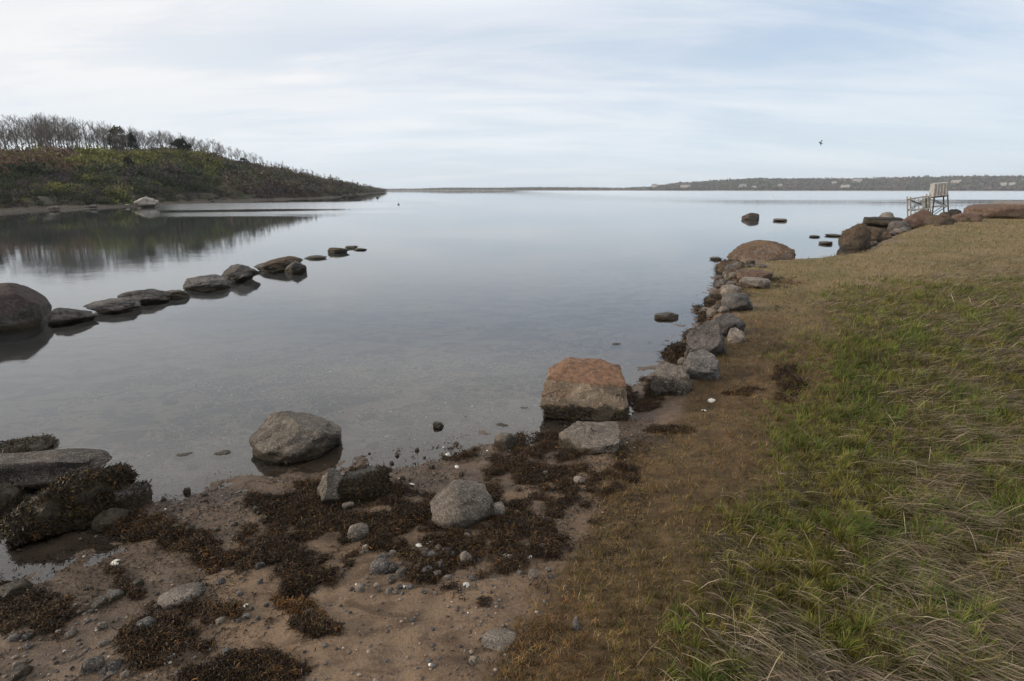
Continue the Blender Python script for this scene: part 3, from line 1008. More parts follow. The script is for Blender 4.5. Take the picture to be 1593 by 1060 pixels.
def rock(x0, x1, yt, yb, mat, label, cat="rock", name="rock", base=None, dr=0.8, seed=None, sub=4, group=None, key=None, sink=0.35, yaw=0.0, weedp=None, **kw):
    """a stone whose front foot meets the water or the ground; yt and yb are its top and foot, x0 and x1 its sides"""
    seed = seed if seed is not None else int(x0 * 7 + yt * 3) % 9973
    pc = (x0 + x1) / 2
    if base is None:
        P = ground_hit(pc, yb)
        if P[2] < 0:
            P = hit_z(pc, yb, 0.0)
    else:
        P = hit_z(pc, yb, base)
    zb = P[2]
    d0 = ray(pc, yb)
    tpar = (P[1]) / d0[1]
    a = 0.5 * (x1 - x0) / FPX * tpar
    u = np.array([P[0], P[1]])
    u /= np.linalg.norm(u)
    b = a * dr
    cxy = P[:2] + u * b * 0.75
    a *= np.linalg.norm(cxy) / np.linalg.norm(P[:2])
    dist = np.linalg.norm(cxy) - 0.15 * b
    ztop = CAM_H + elev(pc, yt) * dist
    H = max(ztop - zb, 0.25 * a * 0.3, 0.01)
    c = H * (1 + sink) / 2 * 1.02
    V, F = rock_shape(seed, sub, **kw)
    V = V * np.array([a, b, c]) + np.array([0, 0, H - c])
    o = mesh_np(name, V, F, M[mat] if isinstance(mat, str) else mat)
    o.location = (cxy[0], cxy[1], zb)
    o.rotation_euler = (0, 0, -math.atan2(cxy[0], cxy[1]) + yaw)
    tag(o, label, cat, group)
    if key:
        ROCKS[key] = (o, V, F)
    return o


def ribbons(P, Nn, L, Wd, col, seed, droop=0.25, segs=3, lift=0.35, curl=0.9):
    """flat curling fronds starting at P; Nn surface normals"""
    g = np.random.default_rng(seed)
    n = len(P)
    d = g.normal(size=(n, 3))
    d -= (d * Nn).sum(1)[:, None] * Nn
    d /= np.linalg.norm(d, axis=1)[:, None] + 1e-9
    d = d + Nn * lift * g.random((n, 1))
    cur = P.copy()
    rows = []
    for s in range(segs + 1):
        side_ = np.cross(d, Nn + 0.6 * g.normal(size=(n, 3)))
        side_ /= np.linalg.norm(side_, axis=1)[:, None] + 1e-9
        w = Wd * (1.0 if s < segs else 0.45) * (0.7 if s == 0 else 1.0)
        rows.append(cur - side_ * w[:, None] / 2)
        rows.append(cur + side_ * w[:, None] / 2)
        cur = cur + d * (L / segs)[:, None]
        d = d + curl * 0.5 * g.normal(size=(n, 3))
        d -= Nn * droop * 0.5
        d /= np.linalg.norm(d, axis=1)[:, None] + 1e-9
    R = len(rows)
    V = np.stack(rows, 1).reshape(-1, 3)
    b = (np.arange(n) * R)[:, None]
    F = np.concatenate([b + np.array([[2 * s, 2 * s + 1, 2 * s + 3, 2 * s + 2]]) for s in range(segs)], 0)
    return V, F, np.repeat(col, R, axis=0)


WEEDC = np.array([[0.027, 0.018, 0.009], [0.045, 0.028, 0.012], [0.014, 0.011, 0.008], [0.105, 0.058, 0.018], [0.040, 0.033, 0.013], [0.022, 0.015, 0.012]])


def weed_cols(n, g, amber=0.12, dark=0.5):
    amber = amber * 0.45
    p = np.array([0.25, 0.2, dark * 0.7, amber, 0.12, dark * 0.3])
    return WEEDC[g.choice(6, n, p=p / p.sum())] * (0.7 + 0.7 * g.random((n, 1)))


def weed_on(key, n, zmin=-9, zmax=9, nz=-1.0, L=0.06, amber=0.1, seed=0, front=None, nscale=6.0, thr=-0.2):
    """rockweed growing on a stone: a part of it"""
    o, V, F = ROCKS[key]
    g = np.random.default_rng(seed + 100)
    tri = V[F]
    nn_ = np.cross(tri[:, 1] - tri[:, 0], tri[:, 2] - tri[:, 0])
    ar = np.linalg.norm(nn_, axis=1)
    nn_ = nn_ / (ar[:, None] + 1e-12)
    cen = tri.mean(1)
    ok = (cen[:, 2] > zmin) & (cen[:, 2] < zmax) & (nn_[:, 2] > nz) & (fbm3(cen * nscale, seed, 3) > thr)
    if front is not None:
        ok &= front(cen)
    if ok.sum() < 3:
        return
    w = ar * ok
    idx = g.choice(len(F), n, p=w / w.sum())
    bc3 = g.dirichlet((1, 1, 1), n)
    P = (tri[idx] * bc3[:, :, None]).sum(1) + nn_[idx] * 0.003
    Ls = L * (0.5 + 0.9 * g.random(n))
    Nn = nn_[idx] + np.array([0, 0, 0.0])
    V2, F2, C2 = ribbons(P, Nn, Ls, 0.003 + 0.004 * g.random(n) + Ls * 0.04, weed_cols(n, g, amber), seed, droop=0.5, lift=0.7)
    V2[:, 2] -= 0.0
    return mesh_np("seaweed", V2, F2, M['weed'], o, False, C2)


# --- near shore stones
rock(397, 533, 649, 715, 'granite', "rounded grey-brown granite boulder standing in the shallows left of centre", "boulder", "boulder", base=0.0, dr=0.85, sub=5, key='A', seed=12,
     extra=[(-0.62, -0.3, 0.65, 0.66), (0.62, 0.1, 0.78, 0.50), (0.2, -0.3, 0.95, 0.78)], rough=0.13, planes=3, flat=0.80, boxy=0.1)
rock(493, 548, 728, 785, 'granite', "upright pale-edged stone at the waterline just below the grey-brown boulder", "stone", "stone", dr=0.9, sub=5, key='B', seed=31,
     extra=[(-0.9, -0.2, 0.4, 0.62), (0.5, -0.6, 0.5, 0.6)])
rock(525, 606, 733, 780, 'black', "low dark stone buried in seaweed, behind the upright pale-edged stone", "stone", "stone", dr=0.8, sub=4, key='C', seed=33)
weed_on('C', 2200, L=0.032, amber=0.1, seed=3)
rock(671, 765, 760, 822, 'granite', "grey-brown stone with a smooth sloping face amid the wrack in the middle of the beach", "stone", "stone", dr=0.85, sub=5, key='D', seed=44,
     extra=[(-0.72, -0.35, 0.60, 0.52), (0.25, -0.2, 0.95, 0.50), (0.1, -0.8, 0.6, 0.70)], rough=0.14, planes=4, boxy=0.05, yaw=0.2)
rock(760, 787, 782, 806, 'pale', "small pale grey stone touching the right side of the smooth-faced stone", "stone", "stone", dr=0.9, seed=45, sub=3)
rock(843, 974, 567, 649, 'rust', "big blocky boulder with a rust-red top and pale granite sides at the waterline", "boulder", "boulder", base=0.0, dr=0.78, sub=5, key='N', seed=57,
     boxy=0.85, extra=[(0.10, -0.36, 0.93, 0.70), (0, -1, 0.05, 0.76), (-1, 0, 0.1, 0.80), (1, 0.05, 0.15, 0.82), (-0.7, 0.1, 0.75, 0.86)], rough=0.10, planes=0, sink=0.2)
weed_on('N', 1500, zmin=-0.05, zmax=0.09, L=0.035, seed=5, thr=-0.2)
rock(866, 964, 667, 706, 'granite', "flat slanting grey stone with a pinkish streak in front of the rust-topped boulder", "stone", "stone", dr=0.75, sub=5, key='O', seed=61,
     boxy=0.7, extra=[(-0.12, -0.30, 0.95, 0.30), (-0.7, -0.5, 0.2, 0.6)], rough=0.13, planes=3)
# left foreground pile
rock(92, 208, 733, 806, 'black', "large mound-like rock draped in rusty brown seaweed at the left edge of the beach", "rock", "rock", base=0.0, dr=0.6, sub=5, key='W', seed=70, planes=6)
weed_on('W', 5200, L=0.035, amber=0.30, seed=7, thr=-0.45)
rock(30, 132, 768, 832, 'black', "lower dark weedy rock joined to the left side of the draped mound", "rock", "rock", base=0.0, dr=0.6, sub=5, key='Wb', seed=71, planes=6)
weed_on('Wb', 4200, L=0.035, amber=0.12, seed=17, thr=-0.45)
rock(-70, 27, 748, 812, 'black', "black rounded rock cut by the left edge, in front of the stone beam", "rock", "rock", base=0.0, dr=0.8, sub=4, key='W2', seed=72)
weed_on('W2', 1500, L=0.03, amber=0.02, seed=8)
rock(178, 236, 752, 792, 'grey', "grey-green stone at the right foot of the seaweed-draped mound", "stone", "stone", base=0.0, dr=0.7, seed=74, key='W3')
weed_on('W3', 260, L=0.035, amber=0.05, seed=9, nz=0.2)
rock(134, 162, 789, 806, 'pale', "small pale stone lying at the front foot of the seaweed-draped mound", "stone", "stone", dr=0.7, seed=75, sub=3)
rock(150, 200, 796, 822, 'grey', "flattish grey stone between the draped mound and the long wrack line", "stone", "stone", dr=0.7, seed=76, sub=3)
rock(50, 95, 786, 812, 'purple', "dark blunt stone set against the lower left of the draped mound", "stone", "stone", dr=0.7, seed=77, sub=3)
rock(105, 140, 802, 818, 'purple', "small dark stone below the middle of the draped mound", "stone", "stone", dr=0.7, seed=78, sub=3)

# long rough stone beam resting on the mound
P1, P2 = hit_z(-110, 737, 0.10), hit_z(172, 719, 0.11)
V, F = rock_shape(81, 5, boxy=0.85, planes=2, rough=0.05, flat=0.88, extra=[(1, 0, -0.45, 0.86)])
dv = P2 - P1
Lb = np.linalg.norm(dv)
V = V * np.array([Lb / 2, 0.12, 0.085])
beam = mesh_np("stone_beam", V, F, M['beam'])
beam.location = (P1 + P2) / 2
beam.rotation_euler = (0, -math.atan2(dv[2], math.hypot(dv[0], dv[1])), math.atan2(dv[1], dv[0]))
tag(beam, "long rough stone beam lying level behind the dark weedy rocks at the left edge", "stone")
rock(-40, 77, 692, 715, 'black', "dark reddish weedy rock showing just above the stone beam", "rock", "rock", base=0.0, dr=0.8, seed=83, key='W5')
weed_on('W5', 1500, L=0.032, amber=0.15, seed=10)

# --- line of stones running out into the bay on the left
row = "stones in the line running out into the bay"
rock(-62, 71, 444, 513, 'maroon', "huge rounded dark boulder with a maroon crown, cut by the left edge", "boulder", "boulder", base=0.0, dr=0.9, sub=5, seed=90, planes=3, rough=0.06,
     extra=[(0.75, -0.1, 0.65, 0.68), (0, 0, 1, 0.85)])
L_ = [(83, 147, 479, 512, 'purple', "dark angular stone with a pointed right end, right of the huge left boulder", [(-1, 0, 0.2, 0.55), (0.5, 0, 0.85, 0.5)]),
      (141, 215, 467, 495, 'grey', "low grey-brown stone, third in the line counting from the left edge", [(0, 0, 1, 0.7)]),
      (192, 262, 451, 481, 'purple', "dark lumpy stone in the middle of the joined pair, left half", []),
      (244, 293, 452, 470, 'brown', "low brown tapering stone, right half of the joined pair", []),
      (290, 359, 430, 459, 'grey', "grey rounded stone with a blue-grey top left of the darkest humped stone", []),
      (348, 403, 411, 447, 'purple', "dark humped stone with a blue-black top, tallest in the middle of the line", []),
      (399, 471, 400, 430, 'brown', "long dark brown sloping stone behind the small diamond-shaped one", [(-0.5, 0, 0.85, 0.4)]),
      (444, 477, 406, 431, 'grey', "small diamond-shaped grey stone leaning on the long brown one", [(0.6, 0, 0.7, 0.5), (-0.6, 0, 0.7, 0.5)]),
      (474, 508, 397.5, 405, 'purple', "very low dark stone almost awash near the end of the line", []),
      (510, 543, 385, 397, 'brown', "brown low hump just before the end of the line of stones", []),
      (537, 557, 382.5, 388.5, 'purple', "small dark stone behind the brown hump at the end of the line", []),
      (551, 571, 386, 391, 'brown', "last tiny flat reddish stone at the far end of the line", [])]
for i, (x0, x1, y0, y1, mt, lb, ex) in enumerate(L_):
    y1 = y0 + 0.74 * (y1 - y0)
    rock(x0, x1, y0, y1, mt, lb, "stone", "stone", base=0.0, dr=0.8, group=row, seed=200 + i * 3, sub=5, extra=ex, rough=0.24, boxy=0.1)

# --- stone bank on the right, near to far
R_ = [(1008, 1073, 570, 624, 'granite', "pale stone with black weed hanging at its foot, nearest in the stone bank", 'S1', [(0, -0.3, 1, 0.6)], 'w'),
      (1060, 1117, 547, 592, 'grey', "smooth light grey stone, second from the near end of the bank", 'S2', [(0, -0.5, 0.8, 0.5)], 'g'),
      (1034, 1086, 535, 572, 'brown', "dark brown weed-covered stone on the water side of the smooth light grey one", 'S3', [], 'w'),
      (1066, 1128, 499, 556, 'purple', "large dark grey slab with a steep face on the stone bank", 'S4', [(-0.3, -0.6, 0.7, 0.45), (0.8, 0, 0.3, 0.6)], 'g'),
      (1107, 1157, 491, 523, 'purple', "purplish grey rounded stone right behind the large dark slab", 'S5', [(0, -0.3, 0.9, 0.6)], 'g'),
      (1131, 1158, 511, 534, 'pale', "small pale stone tucked below the purplish grey rounded one", 'S6', [], 'g'),
      (1094, 1124, 482, 505, 'brown', "small brown stone edged with pale streaks beside the purplish one, at the water", 'S7', [], 'w'),
      (1121, 1169, 458, 484, 'grey', "flat-topped blue-grey stone halfway along the bank", 'S8', [(0, 0, 1, 0.55)], 'g'),
      (1095, 1129, 462, 480, 'brown', "low weedy stone at the water left of the flat-topped blue-grey one", 'S9', [], 'w'),
      (1120, 1152, 444, 462, 'pale', "squarish pale tan stone just beyond the flat-topped blue-grey one", 'S10', [(0, 0, 1, 0.6)], 'g'),
      (1111, 1148, 428, 449, 'brown', "brown weedy stone at the water's edge beyond the pale tan one", 'S11', [], 'w'),
      (1112, 1150, 405, 432, 'brown', "dark knobbly weedy stone left of the broad orange-topped boulder", 'S12', [], 'w'),
      (1145, 1200, 421, 438, 'rustall', "low red-brown stone lying in the turf behind the bank's narrow part", 'S13', [(0, 0, 1, 0.5)], 'g'),
      (1150, 1196, 433, 449, 'pale', "low greyish stone lying flat in the turf beside the pale tan one", 'S14', [(0, 0, 1, 0.4)], 'g'),
      (1132, 1231, 375, 413, 'orange', "broad domed boulder with an orange-brown top at the water's edge", 'S15', [(0, 0, 1, 0.78), (-0.6, -0.2, 0.7, 0.6)], 'g'),
      (1018, 1055, 487, 497, 'brown', "lone small brown stone with a pale patch sitting in the water left of the bank", 'S16', [], 'w'),
      (1104, 1123, 399.5, 404.5, 'purple', "tiny black stone in the water left of the broad domed boulder", 'S17', [], 'w'),
      (1154, 1180, 331, 342, 'maroon', "round dark boulder alone out in the open bay", 'S18', [], 'w'),
      (1203, 1224, 340, 344.5, 'granite', "low flat brown stone right of the round bay boulder", 'S19', [], 'w'),
      (1259, 1275, 366, 369.5, 'purple', "left one of three small black stones off the knobbly brown boulder", 'S20', [], 'w'),
      (1274, 1294, 375.5, 380.5, 'black', "biggest and nearest of three small black stones off the knobbly boulder", 'S21', [], 'w'),
      (1284, 1308, 364, 368, 'purple', "thin black stone touching the left side of the knobbly brown boulder", 'S22', [], 'w'),
      (1305, 1350, 347, 388, 'brown', "knobbly brown boulder with a pale curved ridge at the end of the turf", 'S23', [], 'w'),
      (1338, 1368, 352, 378, 'brown', "dark brown stone wedged right of the knobbly boulder", 'S24', [], 'g'),
      (1345, 1402, 338, 352, 'black', "long flat black slab jutting out over the water", 'S25', [(0, 0, 1, 0.5)], 'w'),
      (1366, 1391, 330, 345, 'pale', "yellowish pale round-topped rock sitting behind the flat black slab", 'S26', [], 'w'),
      (1382, 1412, 344, 361, 'purple', "dark blocky stone between the black slab and the red-brown wedge rock", 'S27', [], 'g'),
      (1396, 1446, 326, 356, 'rustall', "wedge-shaped red-brown rock in front of the low wooden stand", 'S28', [(-0.7, 0, 0.7, 0.4)], 'g'),
      (1440, 1480, 334, 350, 'brown', "low dark brown rock at the foot of the tall wooden stand", 'S29', [], 'g'),
      (1473, 1494, 325, 340, 'black', "small dark pointed rock right of the tall wooden stand", 'S30', [], 'g'),
      (1480, 1522, 331, 345, 'rustall', "low reddish rock between the pointed rock and the long rusty ledge", 'S31', [], 'g'),
      (1512, 1640, 318, 341, 'rustall', "long rusty brown ledge running out of the picture on the right", 'S32', [(0, 0, 1, 0.6)], 'g'),
      (1548, 1650, 313, 326, 'pale', "pale pinkish slab lying on top of the long rusty ledge", 'S33', [(0, 0, 1, 0.5)], 'g'),
      (1357, 1385, 360, 374, 'brown', "brown stone low in front of the dark wedged stone near the turf's tip", 'S34', [], 'g'),
      (1086, 1112, 478, 492, 'granite', "small tan-grey stone at the waterline between the two weedy ones", 'S35', [], 'w'),
      (1064, 1086, 512, 532, 'brown', "slim brown stone at the water's edge against the large dark slab", 'S36', [], 'w')]
for i, (x0, x1, y0, y1, mt, lb, ky, ex, bs) in enumerate(R_):
    nm = "boulder" if "boulder" in lb.split(" at ")[0].split(" left ")[0].split(" off ")[0] and ky in ('S15', 'S18', 'S23') else "rock"
    bz_ = 0.0 if bs == 'w' else None
    if ky == 'S33':
        bz_ = None
    rock(x0, x1, y0, y1, mt, lb, "boulder" if nm == "boulder" else "rock", nm, base=bz_, dr=0.85 if (x1 - x0) < 70 else 0.6, key=ky, seed=300 + i * 5, sub=5 if i < 6 or ky == 'S15' else 4, extra=ex,
         rough=0.26 if mt == 'brown' else 0.16)
for ky, n_ in (('S1', 1200), ('S3', 2000), ('S7', 700), ('S9', 600), ('S11', 700), ('S12', 900), ('S23', 900), ('S36', 400)):
    weed_on(ky, n_, zmax=0.16 if ky == 'S1' else 9, L=0.04 if ky in ('S1', 'S3') else 0.06, amber=0.12, seed=20 + n_ % 17, thr=-0.25)

# headland shore stones
rock(212, 245, 306, 320, 'farrock', "big pale boulder on the headland's beach below the scrub", "boulder", "boulder", base=0.2, dr=0.7, seed=402, extra=[(-0.6, 0, 0.8, 0.55), (0.5, 0, 0.8, 0.6)])
rock(530, 546, 303, 308.5, 'black', "left one of two black rocks at the tip of the headland beach", "rock", "rock", base=0.0, seed=403)
rock(546, 559, 302.5, 308.5, 'black', "right one of two black rocks off the tip of the headland beach", "rock", "rock", base=0.0, seed=404)
for i in range(26):
    px = [70, 150, 160, 198, 262, 290, 330, 382][i % 8] + rp.uniform(-24, 24)
    yy = np.interp(px, hl_px, hl_shore_y) - rp.uniform(1.5, 5.5)
    w_ = rp.uniform(4, 13)
    rock(px - w_ / 2, px + w_ / 2, yy - w_ * 0.35, yy, ['granite', 'pale', 'grey', 'farrock'][i % 4], "small pale stone on the narrow beach under the headland scrub", "stone", "stone", base=0.15,
         group="small stones on the headland beach", seed=420 + i, sub=2)


# ------------------------------------------------------------------ pebbles and shells
def pebble(px, py, w, h, mat, label, group=None, seed=0, name="pebble", sub=3, flat=0.5):
    return rock(px - w / 2, px + w / 2, py - h / 2, py + h / 2, mat, label, "pebble", name, dr=0.8, group=group, seed=500 + seed, sub=sub, sink=0.8, planes=4, rough=0.05)


PB = [(558, 828, 34, 24, 'granite', "tan pebble half in the wrack between the two middle beach stones"),
      (725, 867, 20, 19, 'pale', "round tan pebble below the smooth-faced beach stone"),
      (591, 882, 32, 21, 'purple', "angular slate-grey pebble in the middle of the pebble band"),
      (285, 928, 66, 20, 'pale', "flat pinkish grey stone lying tilted on the lower left sand"),
      (230, 972, 30, 15, 'grey', "flat grey pebble below the pinkish flat stone"),
      (355, 1015, 15, 14, 'grey', "small greenish round pebble alone near the bottom of the sand"),
      (146, 1034, 34, 20, 'granite', "olive grey stone near the bottom left corner"),
      (174, 1040, 30, 16, 'purple', "dark slim pebble touching the olive grey stone at the bottom left"),
      (787, 686, 38, 22, 'granite', "tan lump of stone at the waterline above the big wrack patch"),
      (682, 661, 17, 10, 'pale', "pale pebble breaking the water left of the rust-topped boulder"),
      (829, 893, 15, 14, 'pale', "round pale pebble at the turf's edge below the wrack"),
      (685, 882, 16, 15, 'granite', "mauve-grey round pebble right of the slate-grey one"),
      (664, 889, 20, 12, 'grey', "grey oval pebble beside the mauve-grey one"),
      (542, 787, 19, 11, 'pale', "white flat pebble at the foot of the upright pale-edged stone"),
      (178, 928, 30, 14, 'grey', "dark grey long pebble left of the pinkish flat stone"),
      (160, 938, 34, 13, 'grey', "striped grey pebble near the left middle of the sand"),
      (900, 748, 20, 12, 'pale', "pale thin pebble at the right rim of the big wrack patch"),
      (848, 737, 12, 9, 'pale', "small bright pebble inside the big wrack patch"),
      (780, 1005, 62, 10, 'granite', "long flat greyish stone sunk in the brown turf near the bottom middle"),
      (736, 1028, 14, 12, 'pale', "small pale pebble left of the long sunken flat stone"),
      (35, 1046, 30, 15, 'brown', "greenish grey stone in the bottom left corner"),
      (735, 1030, 10, 8, 'granite', "tiny tan pebble touching the small pale one near the bottom middle"),
      (897, 970, 14, 20, 'grey', "bluish pebble upright in the brown turf near the bottom middle"),
      (405, 880, 16, 9, 'purple', "small dark pebble under the dark pile of wrack"),
      (20, 918, 50, 20, 'purple', "flat dark slate at the far left of the wet sand")]
for i, a_ in enumerate(PB):
    pebble(*a_, seed=i)
rp = random.Random(11)
mats = ['granite', 'grey', 'pale', 'purple', 'granite', 'grey']
n_p = 0
zones = [((560, 700), (850, 925), 46, 6, 15), ((700, 860), (800, 900), 34, 5, 13), ((120, 420), (900, 985), 34, 5, 14), ((20, 330), (985, 1055), 20, 6, 16),
         ((430, 560), (880, 960), 12, 5, 12), ((560, 720), (690, 800), 26, 4, 11), ((230, 420), (760, 830), 14, 4, 11), ((300, 640), (760, 1050), 22, 3, 8)]
GL = {0: "small brownish or grey pebble in the band across the middle of the beach", 1: "small pebble at the edge between wrack and turf", 2: "small pebble on the left of the sand around the pinkish flat stone",
      3: "small pebble on the dark sand of the bottom left", 4: "small pebble beside the amber weed on the sand", 5: "small pebble in the shallows and wet sand left of the rust-topped boulder",
      6: "small pebble at the waterline right of the seaweed mound", 7: "tiny pebble scattered on the open brown sand"}
GG = {0: "pebbles in the middle band", 1: "pebbles by the turf edge", 2: "pebbles on the left sand", 3: "pebbles on the bottom left sand", 4: "pebbles by the amber weed", 5: "pebbles in the shallows", 6: "pebbles at the left waterline", 7: "tiny scattered pebbles"}
for zi, (xr, yr, cnt, s0, s1) in enumerate(zones):
    for _ in range(cnt):
        px, py = rp.uniform(*xr), rp.uniform(*yr)
        w_ = rp.uniform(s0, s1) * rp.choice([0.8, 1, 1, 1.25])
        pebble(px, py, w_, w_ * rp.uniform(0.5, 0.85), rp.choice(mats), GL[zi], GG[zi], seed=60 + n_p, sub=2 if w_ < 9 else 3)
        n_p += 1


def shell_mesh():
    V, F = [], []
    na, nr = 22, 5
    for j in range(nr + 1):
        for i_ in range(na + 1):
            an = math.radians(-65 + 310 * i_ / na)
            r_ = j / nr * (1 + 0.04 * math.cos(an * 16)) * (1.0 + 0.12 * math.sin(an))
            V.append((math.cos(an) * r_ * 0.85, math.sin(an) * r_, 0.42 * (1 - (j / nr) ** 2) + 0.02 * math.cos(an * 16) * j / nr))
    for j in range(nr):
        for i_ in range(na):
            k_ = j * (na + 1) + i_
            F.append((k_, k_ + 1, k_ + na + 2, k_ + na + 1))
    o = mesh_np("shell", np.array(V), np.array(F), M['shell'])
    md = o.data
    bpy.data.objects.remove(o)
    bm = bmesh.new()
    bm.from_mesh(md)
    r_ = bmesh.ops.solidify(bm, geom=bm.faces[:], thickness=0.06)
    bm.to_mesh(md)
    bm.free()
    return md


SH = shell_mesh()
SHP = [(181, 877, 17, "yellowish white open shell on the wet sand at the left"), (653, 850, 13, "white broken shell ring in the wrack below the smooth-faced stone"),
       (667, 846, 13, "white shell right beside the broken shell ring"), (382, 944, 12, "white shell on the sand right of the pinkish flat stone"),
       (773, 833, 13, "white shell below the small pale grey stone"), (786, 867, 14, "curved white shell at the turf's edge left of the round pale pebble"),
       (630, 915, 12, "white shell at the lower rim of the pebble band"), (725, 912, 14, "pale shell lying in the brown ground below the round tan pebble"),
       (697, 709, 12, "white shell at the waterline left of the tan lump"), (640, 755, 12, "whitish shell on the wet sand above the wrack"),
       (1107, 624, 14, "white shell in the turf right of the nearest bank stone"), (825, 868, 9, "small pale shell at the turf's edge"), (803, 798, 10, "pale shell in the lower part of the big wrack patch"),
       (711, 727, 9, "small white shell on the sand above the big wrack patch"), (1095, 640, 10, "small pale shell just below the larger white one in the turf")]
for i, (px, py, w_, lb) in enumerate(SHP):
    P = ground_hit(px, py)
    o = bpy.data.objects.new("shell", SH)
    COL.objects.link(o)
    s_ = w_ / FPX * P[1] / 2
    o.scale = (s_, s_, s_)
    o.location = (P[0], P[1], max(P[2], 0) + 0.004)
    o.rotation_euler = (rp.uniform(-.5, .5), rp.uniform(-.5, .5), rp.uniform(0, 6))
    tag(o, lb, "shell")

# stones on the bed of the shallows
def bed_hit(px, py):
    z = -0.1
    for _ in range(14):
        p = hit_z(px, py, z)
        z = 0.5 * z + 0.5 * float(zfun(p[0], p[1])[0])
    return hit_z(px, py, z)


for i in range(120):
    if i % 5 < 3:
        px, py = rp.uniform(560, 880), rp.uniform(570, 715)
    elif i % 5 == 3:
        px, py = rp.uniform(250, 560), rp.uniform(620, 745)
    else:
        px, py = rp.uniform(880, 1050), rp.uniform(500, 600)
    P = bed_hit(px, py)
    if P[2] > -0.02:
        continue
    w_ = rp.uniform(9, 30) * rp.choice([0.6, 0.8, 1, 1.2]) * np.interp(py, [500, 720], [0.6, 1])
    rock(px - w_ / 2, px + w_ / 2, py - w_ * 0.28, py + w_ * 0.1, rp.choice(['purple', 'grey', 'granite', 'brown', 'black']), "small stone lying under the clear water on the bed of the shallows", "stone", "stone",
         base=float(P[2]), dr=0.9, group="stones under the shallow water", seed=1200 + i, sub=3, sink=0.9)

# fine gravel and shell hash, uncountable, on the beach and under the shallow water
g = np.random.default_rng(77)
n = 34000
gx, gy = -4.5 + 5.9 * g.random(n), 1.3 + 6.2 * g.random(n)
gz = zfun(gx, gy)
dn_ = fbm2(gx, gy, 1.1, 88, 3)
k = (poly_sd(gx, gy, TURF) < 0.1) & (dn_ + 0.45 * g.random(n) > 0.24) & (gz > -0.6)
gx, gy, gz = gx[k], gy[k], gz[k]
n = len(gx)
V0, F0 = ico(1)
rad = 0.0022 + 0.008 * g.random(n) ** 2.2 + np.where(gz < -0.02, 0.007 * g.random(n), 0)
sc3 = np.stack([rad * (0.8 + 0.6 * g.random(n)), rad * (0.8 + 0.6 * g.random(n)), rad * (0.4 + 0.3 * g.random(n))], 1)
V = V0[None] * sc3[:, None, :] * (1 + 0.25 * (g.random((n, len(V0), 1)) - 0.5)) + np.stack([gx, gy, gz + rad * 0.25], 1)[:, None, :]
F = (F0[None] + (np.arange(n) * len(V0))[:, None, None]).reshape(-1, 3)
pc_ = np.array([[0.10, 0.085, 0.075], [0.06, 0.058, 0.06], [0.15, 0.12, 0.10], [0.045, 0.036, 0.032], [0.42, 0.40, 0.36]])[g.choice(5, n, p=[.3, .25, .2, .215, .035])] * (0.6 + 0.8 * g.random((n, 1)))
tag(mesh_np("gravel", V.reshape(-1, 3), F, attr_mat("gravel_bits", 0.7, 0.0), None, True, np.repeat(pc_, len(V0), axis=0)), "fine gravel and shell bits on the beach and shallow bed", "gravel", kind="stuff")


# ------------------------------------------------------------------ wrack: clumps of washed-up seaweed
def wrack(cx, cy, rx, ry, rot, n, label, amber=0.12, dark=0.5, Lm=0.055, seed=0, mound=0.035):
    """loose heap of seaweed lying on the sand"""
    g = np.random.default_rng(900 + seed)
    c0_ = ground_hit(cx, cy)
    k_ = c0_[1] / FPX
    ex = np.array(ground_hit(cx + 40, cy)[:2]) - c0_[:2]
    ey = np.array(ground_hit(cx, cy - 12)[:2]) - c0_[:2]
    ex, ey = ex / 40, ey / 12
    ca, sa = math.cos(math.radians(rot)), math.sin(math.radians(rot))
    n = int(n * 3.0)
    m_ = int(n * 2.6)
    rx, ry = rx * 1.15, ry * 1.2
    r_ = np.sqrt(g.random(m_)) * 1.3
    an = g.random(m_) * 2 * np.pi
    u_, v_ = np.cos(an) * r_, np.sin(an) * r_
    px_, py_ = (u_ * rx * ca - v_ * ry * sa), (u_ * rx * sa + v_ * ry * ca)
    X = c0_[0] + px_ * ex[0] + py_ * ey[0]
    Y = c0_[1] + px_ * ex[1] + py_ * ey[1]
    nz_ = fbm2(X, Y, 5.0, 900 + seed, 5, 0.6)
    dens = 0.9 - r_ ** 2 + 1.25 * nz_
    ok = dens > 0.12 + 0.35 * g.random(m_)
    X, Y, dens = X[ok][:n], Y[ok][:n], dens[ok][:n]
    Z = np.maximum(zfun(X, Y), -0.01) + 0.004
    pile = mound * np.clip(dens, 0, 1) * (0.5 + 0.5 * (1 + fbm2(X, Y, 14, 930 + seed, 2)) / 2)
    Z = Z + pile * g.random(len(X)) ** 0.6
    Nn = np.tile(np.array([[0, 0, 1.0]]), (len(X), 1)) + 0.25 * g.normal(size=(len(X), 3))
    Nn /= np.linalg.norm(Nn, axis=1)[:, None]
    Ls = Lm * (0.3 + 1.1 * g.random(len(X)) ** 1.6)
    V_, F_, C_ = ribbons(np.stack([X, Y, Z], 1), Nn, Ls, 0.0018 + 0.003 * g.random(len(X)) + 0.02 * Ls, weed_cols(len(X), g, amber, dark) * (0.75 + 0.75 * sstep(-0.5, 0.6, fbm2(X, Y, 9, 980 + seed, 3)))[:, None] * np.array([[1.12, 0.98, 0.95]]), seed, droop=0.35, lift=0.35, curl=1.9, segs=5)
    V_[:, 2] = np.maximum(V_[:, 2], np.maximum(zfun(V_[:, 0], V_[:, 1]), -0.01) + 0.002)
    o = mesh_np("seaweed_clump", V_, F_, M['weed'], None, False, C_)
    tag(o, label, "seaweed")


